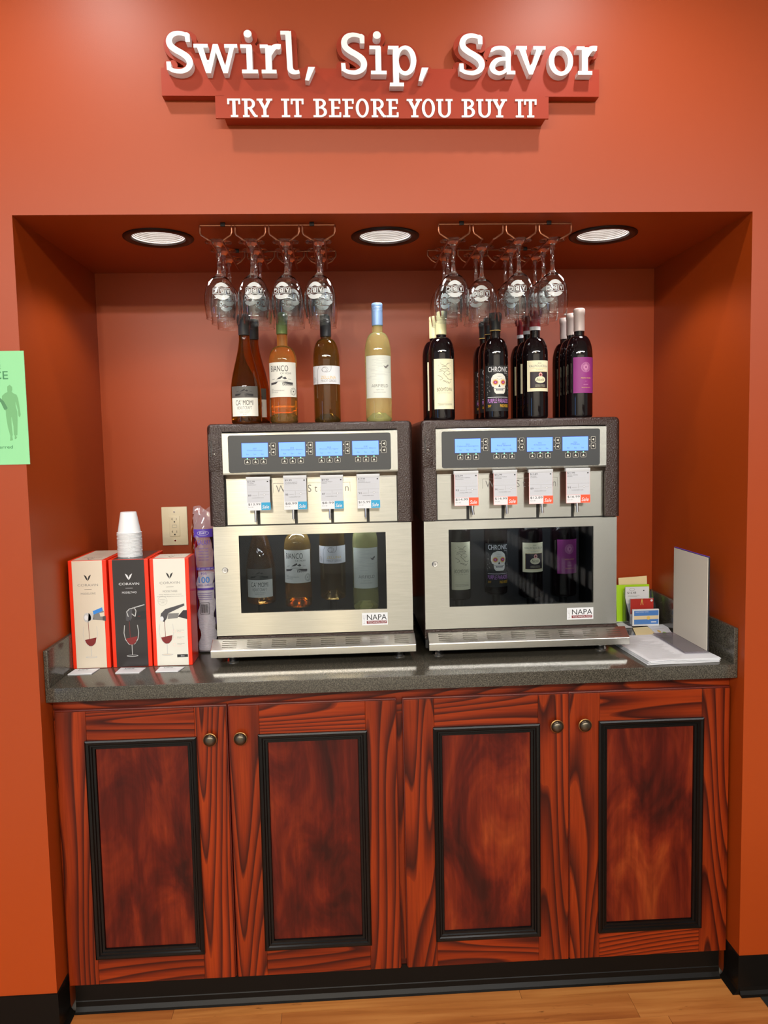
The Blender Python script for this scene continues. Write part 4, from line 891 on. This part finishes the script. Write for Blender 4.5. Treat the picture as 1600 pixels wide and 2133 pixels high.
giftbox(-.6800, -.5720, .300, P_('white_card', (218, 215, 204), .3), 'MODELTHREE', art3, 'white and red gift box standing right of the charcoal one', INK)
pb = MB().box(-.9000, -.8120, .4255, .52, ZC+.0003, 1.175, mat('lilac_card', (168, 120, 190), .4), .001).build('carton', at=(-.85, .45, ZC)); tag(pb, 'lilac carton hidden behind the cream gift box at the left wall', 'box')
for (pa, pb_, pc, pd), w_ in ((((141, 1406), (191, 1404), (208, 1392.5), (157, 1394)), 'cream'), (((240, 1403), (290, 1402), (304, 1391), (252, 1391)), 'charcoal'), (((324, 1400), (371, 1399), (385, 1389), (334, 1389)), 'white')):
    P4 = [PZ(*q, ZC+.001) for q in (pa, pb_, pc, pd)]; t = MB(); lo = [(v.x, v.y if i < 2 else min(v.y, .2085), ZC+.0004) for i, v in enumerate(P4)]; hi = [(x, y, ZC+.0030 if i < 2 else ZC+.0014) for i, (x, y, _) in enumerate(lo)]
    t.add(lo+hi, [(0, 3, 2, 1), (4, 5, 6, 7), (0, 1, 5, 4), (1, 2, 6, 5), (2, 3, 7, 6), (3, 0, 4, 7)], PAPER); o = t.build('price_card', at=lo[0]); tag(o, 'white price card lying in front of the %s gift box' % w_, 'price card', 'price cards on the worktop')
    A, B, D_ = Vector(hi[0]), Vector(hi[1])-Vector(hi[0]), Vector(hi[3])-Vector(hi[0]); p = Pr(); p.text('$199.99' if w_ == 'cream' else '$299.99' if w_ == 'charcoal' else '$399.99', .22, .62, .62, .85, DGREY).rect(.2, .8, .45, .48, LGREY, 1)
    p.build('card_print', o, lambda x, z, d: tuple(A+B*x+D_*z+Vector((0, 0, d))), .0002)

# ------------------------------------------------------------------ paper cups
CUP = mat('white_cup', (226, 228, 231), .45, 0, .4, Subsurface_Weight=.0)
def cup(base, label, group):
    t = MB().lathe([(.0325, 0), (.0345, .0006), (.0345, .0019), (.0318, .0027), (.0222, .0580), (.0215, .0595), (.0, .0590), (0, .0584), (.0214, .0580), (.0314, .003), (.0325, 0)], CUP, base, 32).build('paper_cup', at=base); return tag(t, label, 'cup', group)
cc = PZ(268.5, 1160, ZB); cx, cy = -.7490, .2760
c0 = cup((cx, cy, ZB+.0006), 'lowest white cup of the upside-down stack on the charcoal box', 'upside-down white cups stacked on the charcoal box'); NC = 18
for i in range(1, NC):
    c = c0.copy(); COL.objects.link(c); c.location = (cx+R.uniform(-.0004, .0004), cy, ZB+.0006+i*.00395); c['label'] = 'white cup within the upside-down stack, showing only its rim' if i < NC-1 else 'topmost white cup of the upside-down stack, its whole side showing'
c0['label'] = 'lowest white cup of the upside-down stack on the charcoal box'
# bagged cups
bx, by = -.5560, .375
t = thing('cup_bag', (bx, by, ZC), 'clear plastic bag of spare cups with purple print, between gift box and dispenser', 'bag')
rr_ = random.Random(11); vs = []; fs = []; SEG, NR = 40, 34
for i in range(NR):
    f_ = i/(NR-1); z = ZC+.003+f_*.425; tw = max(0, (f_-.68)/.32)
    rb = .0365*(1-.18*tw)
    for j in range(SEG):
        a = 2*pi*j/SEG; wob = .0012*math.sin(5*a+i*.9)+.0010*math.sin(9*a-i*1.7)+tw*(.006*math.sin(3*a+i*.5)+.004*math.sin(7*a+i))
        sq = 1-.55*max(0, (f_-.82)/.18); vs.append((bx+(rb+wob)*math.cos(a)-.012*tw+.020*max(0, (f_-.85)/.15), by+(rb+wob)*sq*math.sin(a), z+(.012*math.sin(2*a)*tw if i == NR-1 else 0)))
for i in range(NR-1):
    for j in range(SEG): k = (j+1) % SEG; fs.append((i*SEG+j, i*SEG+k, (i+1)*SEG+k, (i+1)*SEG+j))
fs.append(tuple(range(SEG))); m_ = MB(); m_.add(vs, fs, BAG, True); m_.build('film', t)
VIO = P_('violet_print', (84, 58, 168)); p = Pr()
p.rect(-.030, .030, .348, .372, VIO); p.ring(0, .360, .017, .0008, PAPER, 1, .007); p.text('DART', -.010, .010, .357, .363, PAPER, 1)
p.text('GALAXY', -.018, .022, .325, .340, VIO, 1); 
for k in range(5): p.text('plastic cups', -.014, .014, .312-k*.0085, .317-k*.0085, VIO, 1, -.01)
p.rect(-.024, .030, .250, .258, VIO); p.text('3.5 oz / 103 ml', -.020, .026, .2515, .2565, PAPER, 1); p.text('P35', -.010, .006, .236, .243, VIO); p.text('100', -.018, .014, .212, .230, BLUEI, 1, .02); p.text('VASOS - GOBELETS', -.022, .022, .203, .208, VIO); p.rect(-.024, .026, .190, .196, VIO)
for k in range(4): p.rect(-.022, .02, .180-k*.006, .181-k*.006, VIO)
p.line([(-.016, .118), (.010, .118), (.010, .152), (-.016, .152), (-.016, .118)], .0012, INK)
for k in range(7): p.rect(-.013+k*.003, -.0115+k*.003, .122, .148, INK)
for a_, b_ in ((-.026, .085), (.030, .085)): p.rect(a_, a_+.0008, b_, .346, VIO)
p.build('film_print', t, wrap(bx, by, ZC, .0385, .10), .0006)
cb0 = None
for i in range(52):
    loc = (bx, by, ZC+.006+i*.0037)
    if cb0 is None:
        cb0 = MB().lathe([(.0335, 0), (.0345, .0006), (.0345, .0020), (.0330, .0024), (.0255, .042), (0, .042)], CUP, loc, 24).build('paper_cup', at=loc); tag(cb0, 'white cup rim within the stack inside the clear bag', 'cup', 'spare cups nested in the clear bag'); cc = cb0
    else: cc = cb0.copy(); COL.objects.link(cc); cc.location = loc

# ------------------------------------------------------------------ outlets
IV = mat('ivory_plastic', (226, 216, 184), .35)
def outlet(x0, z0, x1, z1, label):
    t = thing('power_outlet', ((x0+x1)/2, D, (z0+z1)/2), label, 'outlet'); W_, H_ = x1-x0, z1-z0
    MB().box(x0, x1, D-.006, D-.0002, z0, z1, IV, .0025).build('cover_plate', t); c = (x0+x1)/2; m_ = (z0+z1)/2
    MB().box(c-.0168, c+.0168, D-.0085, D-.006, m_-.0335, m_+.0335, IV, .0008).build('receptacle', t)
    p = Pr()
    for s in (1, -1):
        zc = m_+s*.021; p.rect(c-.0075, c-.0062, zc-.004+.003, zc+.004+.003, INK).rect(c-.0105, c-.0065, zc+.0022, zc+.0036, INK).rect(c+.006, c+.0072, zc-.001, zc+.0065, INK).circle(c, zc-.0065, .0024, INK)
    p.line([(c-.007, m_-.004), (c+.007, m_-.004), (c+.007, m_+.004), (c-.007, m_+.004), (c-.007, m_-.004)], .0006, GREY); p.build('socket_slots', t, lambda x, z, d: (x, D-.0085-d, z))
    for s in (1, -1):
        q = MB().lathe([(0, .0012), (.003, .0009), (.0033, 0)], CHROME, seg=14); q.v = [(c+x, D-.006-z, m_+s*.0475+y) for x, y, z in q.v]; q.build('screw', t)
outlet(-.7360, 1.2070, -.6520, 1.3350, 'ivory wall outlet with two sockets beside the bag of cups')

# ------------------------------------------------------------------ paper things on the right
def sheet(pix, z, th, m, name, label, cat, group=None, prints=None):
    P4 = [PZ(*q, z) for q in pix]; lo = [(v.x, v.y, z) for v in P4]; hi = [(x, y, z+th) for x, y, _ in lo]; t = MB()
    t.add(lo+hi, [(0, 3, 2, 1), (4, 5, 6, 7), (0, 1, 5, 4), (1, 2, 6, 5), (2, 3, 7, 6), (3, 0, 4, 7)], m); o = t.build(name, at=lo[0]); tag(o, label, cat, group)
    if prints:
        A, B, D_ = Vector(hi[0]), Vector(hi[1])-Vector(hi[0]), Vector(hi[3])-Vector(hi[0]); p = Pr(); prints(p); p.build('print', o, lambda x, z_, d: tuple(A+B*x+D_*z_+Vector((0, 0, d))), .0002)
    return o
def lines(n, x0, x1, z0, z1, m=LGREY):
    def f(p):
        for i in range(n): z = z0+(z1-z0)*i/(n-1); p.rect(x0, x1-R.uniform(0, .2), z, z+.008, m, 1)
    return f
# stack of white papers, built of loose bent sheets
st = [(.6760, .0480), (.8795, .0610), (.8590, .3400), (.6560, .3270)]
for i in range(5):
    an = (-.02, .012, -.01, .03, .0)[i]; c = Vector((.769, .195)); zz = ZC+.0006+i*.0024
    q = [(c+Matrix.Rotation(an, 2)@(Vector(v)-c)) for v in st]; mb = MB(); NX = 10; vs = []
    for th in (0, .0019):
        for a in range(NX+1):
            for b in range(3):
                u, v = a/NX, b/2; pt = q[0]*(1-u)*(1-v)+q[1]*u*(1-v)+q[2]*u*v+q[3]*(1-u)*v; vs.append((pt.x, pt.y, zz+th+.0007*(1+math.sin(u*7+i*1.3))*(1-v)*(.4 if i < 2 else 1)))
    f2 = []; K = (NX+1)*3
    for a in range(NX):
        for b in range(2): k0 = a*3+b; f2 += [(k0, k0+1, k0+4, k0+3), (K+k0, K+k0+3, K+k0+4, K+k0+1)]
        f2 += [(a*3, a*3+3, K+a*3+3, K+a*3), (a*3+2, K+a*3+2, K+a*3+5, a*3+5)]
    f2 += [(0, K, K+1, 1), (1, K+1, K+2, 2), (NX*3, NX*3+1, K+NX*3+1, K+NX*3), (NX*3+1, NX*3+2, K+NX*3+2, K+NX*3+1)]
    mb.add(vs, f2, PAPER); o = mb.build('paper_sheaf', at=(q[0].x, q[0].y, zz))
    tag(o, ('lowest' if i == 0 else 'topmost printed' if i == 4 else ('second', 'third', 'fourth')[i-1]+' from the bottom')+' white sheaf in the paper pile by the right dispenser', 'paper', 'white paper pile at the right end of the worktop')
    if i == 4:
        p = Pr()
        for k in range(26): p.rect(.05+.0*k, .06+R.uniform(.3, .55), .06+k*.034, .066+k*.034, LGREY, 1)
        A, B, D_ = Vector((q[0].x, q[0].y, 0)), Vector((q[1]-q[0]).to_3d()), Vector((q[3]-q[0]).to_3d()); p.build('text_lines', o, lambda x, z, d: tuple(A+B*x+D_*z+Vector((0, 0, zz+.0019+.0016*(1-z)+d))), .0003)
sheet([(1326, 1326), (1372, 1320), (1349, 1306), (1318, 1308)], ZC+.0006, .0009, mat('manila_card', (232, 214, 160), .6), 'note_card', 'plain yellow card lying behind the white paper pile', 'card')
def leafp(p): p.text('tasting', .2, .8, .74, .82, LGREY); p.circle(.38, .42, .10, GOLD, 1); p.circle(.62, .28, .12, P_('leaf_green', (120, 160, 60)), 1, .08); p.rect(.1, .9, .60, .62, LGREY, 1)
sheet([(1374, 1328), (1405, 1326), (1387, 1300.5), (1346, 1301.5)], ZC+.0018, .0009, PAPER, 'leaflet', 'white leaflet with small food pictures behind the sign holder', 'leaflet', None, leafp)
sheet([(1290, 1309), (1318, 1307), (1300, 1297), (1284, 1299)], ZC+.0006, .0009, PAPER, 'printed_card', 'small white printed card beside the right dispenser foot', 'card', None, lines(5, .1, .9, .2, .8))
sheet([(1283, 1297), (1303, 1296), (1294, 1287), (1280, 1288)], ZC+.0018, .0009, PAPER, 'printed_card', 'small white printed card nearest the back wall by the right dispenser', 'card', None, lines(4, .1, .9, .2, .8))
# L-shaped sign holder
t = thing('sign_holder', (.866, .105, ZC+.0165), 'clear acrylic sign holder seen from its plain back, on the paper pile', 'sign holder')
zs = ZC+.0165
MB().box(.8645, .8675, .103, .327, zs, 1.196, ACRY).build('upright_panel', t); MB().box(.800, .8644, .103, .327, zs, zs+.0025, thin('hazy_acrylic', (235, 228, 235), 1.4, .35, (170, 160, 168))).build('foot_plate', t)
MB().box(.8625, .8640, .1055, .3245, zs+.003, 1.1945, mat('sheet_back', (206, 198, 184), .5)).build('insert_sheet', t); MB().box(.8626, .8676, .104, .326, 1.1962, 1.1970, VIO).build('top_edge', t)
# folders and brochure holder
GRN = mat('lime_folder', (166, 214, 20), .4); MAN = mat('manila_folder', (226, 206, 160), .6)
def leaner(name, x0, x1, y0, z0, y1, z1, th, m, label, cat, zr=0):
    t = MB(); t.add([(x0, y0, z0), (x1, y0, z0), (x1, y1, z1+zr), (x0, y1, z1), (x0, y0+th, z0), (x1, y0+th, z0), (x1, y1+th, z1+zr), (x0, y1+th, z1)], [(0, 1, 2, 3), (7, 6, 5, 4), (0, 4, 5, 1), (1, 5, 6, 2), (2, 6, 7, 3), (3, 7, 4, 0)], m)
    return tag(t.build(name, at=(x0, y0, z0)), label, cat)
leaner('manila_folder', .7900, .8880, .585, ZC+.0003, .598, 1.0575, .002, MAN, 'manila folder standing at the back corner, tallest of the upright papers', 'folder', .005)
leaner('lime_folder', .7720, .8860, .560, ZC+.0003, .572, 1.038, .006, GRN, 'lime green folder standing in front of the manila one', 'folder')
hx0, hx1 = .790, .885
h = thing('brochure_holder', (hx0, .50, ZC), 'clear acrylic three-tier brochure holder in the back right corner', 'brochure holder')
mb = MB()
for y_, zt_ in ((.548, 1.020), (.522, .985), (.492, .948)): mb.box(hx0, hx1, y_, y_+.0015, ZC+.0003, zt_, ACRY)
mb.box(hx0, hx1, .492, .550, ZC+.0003, ZC+.0020, ACRY)
for xx in (hx0-.0016, hx1): mb.add([(xx+a, y_, z_) for a in (0, .0016) for y_, z_ in ((.492, ZC+.0005), (.550, ZC+.0005), (.550, 1.025), (.524, .988), (.494, .950))], [(0, 1, 2, 3, 4), (9, 8, 7, 6, 5), (0, 5, 6, 1), (1, 6, 7, 2), (2, 7, 8, 3), (3, 8, 9, 4), (4, 9, 5, 0)], ACRY)
mb.build('tiers', h)
def bro(y, z1, x0, x1, m, label, fn, zl=ZC+.0035, th=.006):
    t = MB().box(x0, x1, y, y+th, zl, z1, PAPER).build('brochure', at=(x0, y, zl)); tag(t, label, 'brochure', 'brochures in the acrylic holder'); p = Pr(); fn(p, x1-x0, z1-zl); p.build('cover_print', t, front(x0, y, zl), .0003)
BLUEP = P_('sky_blue_print', (70, 120, 190)); SAND = P_('sand_print', (214, 196, 160)); REDP = P_('brick_red_print', (170, 36, 24))
bro(.5405, 1.036, hx0+.003, hx1-.012, PAPER, 'white price sheet reading $16.48 at the back of the brochure holder', lambda p, W_, H_: (p.ring(W_*.28, H_*.93, .009, .0008, GREY, 1, .005), p.text('$16.48', W_*.08, W_*.45, H_*.80, H_*.87, INK, 1, -.01), p.rect(W_*.1, W_*.6, H_*.76, H_*.765, GREY, 1), p.rect(W_*.1, W_*.5, H_*.73, H_*.735, GREY, 1), p.rect(W_*.75, W_*.8, H_*.88, H_*.91, INK, 1)))
bro(.5130, 1.002, hx0+.010, hx1-.008, PAPER, 'brick red brochure in the middle tier of the acrylic holder', lambda p, W_, H_: (p.rect(0, W_, H_*.4, H_, REDP), p.line([(W_*.45, H_*.75), (W_*.5, H_), (W_*.55, H_*.75)], .002, GOLD), p.circle(W_*.92, H_*.92, .004, PAPER, 1)))
bro(.4830+.0008+.0, .972, hx0+.006, hx1+.0-.001, PAPER, 'blue and sand brochure in the front tier of the acrylic holder', lambda p, W_, H_: (p.rect(W_*.06, W_*.98, H_*.1, H_*.93, BLUEP), p.rect(W_*.06, W_*.98, H_*.40, H_*.62, SAND, 1), p.circle(W_*.60, H_*.48, .006, GOLD, 2), p.text('NORTHWEST WINE', W_*.12, W_*.6, H_*.82, H_*.88, PAPER, 1), p.rect(W_*.7, W_*.9, H_*.2, H_*.26, PAPER, 1)), th=.0075)

# ------------------------------------------------------------------ green notice on the left wall
A, B = PY(49, 730.5, -.0015), PY(62.5, 967, -.0015); GP = mat('mint_paper', (138, 206, 148), .6); GI = mat('green_ink', (62, 128, 82), .6); GF = mat('mid_green_print', (108, 168, 112), .6); GD = mat('deep_green_print', (76, 130, 86), .6)
t = thing('notice_sheet', (A.x, 0, B.z), 'mint green paper notice with a walking figure on the left wall', 'notice')
xl = A.x-.216; MB().box(xl, A.x, -.0015, -.0003, B.z, A.z, GP).build('sheet', t)
p = Pr(); q = lambda px, py: (lambda v: (v.x, v.z))(PY(px, py, -.002))
def tx(s, px0, py0, px1, py1, m, xw): a, b = q(px0, py0), q(px1, py1); p.text(s, b[0]-xw, b[0], b[1], a[1], m, 1, .01)
tx('SPACE', 0, 773, 17, 790, GI, .088); tx('GIVE ME', 0, 760, 1, 768.5, GI, .08); tx('6 feet distance preferred', 0, 928, 27, 936, GI, .15)
body = [(20, 801.5), (25, 806), (25.5, 812), (24, 816), (27, 819), (34, 822), (37.5, 830), (40.5, 848), (43, 864), (41, 869.5), (38.5, 866), (37.5, 855), (33.5, 840), (32.3, 836), (32.5, 846), (36, 858), (36.5, 876), (36, 906), (33, 907.5), (35.5, 911), (33, 914.5), (30.5, 914), (31, 908), (29, 905), (28, 888), (24.5, 870), (23.5, 868), (24, 884), (26.5, 906), (25.5, 909), (27, 917), (21, 918), (21.5, 908), (16.5, 890), (12.5, 866), (12, 856), (8, 848), (3.5, 838), (4, 825), (9, 820), (15.5, 816.5), (15, 811), (15, 805)]
p.poly([q(*v) for v in body], GF, 1); p.poly([q(*v) for v in ((0, 829), (8, 836), (16, 850), (14, 853), (9, 853.5), (1.5, 838), (-2, 836))], GD, 2)
p.build('notice_print', t, lambda x, z, d: (x, -.0016-d, z), .0002)
print('objects', len(bpy.data.objects))
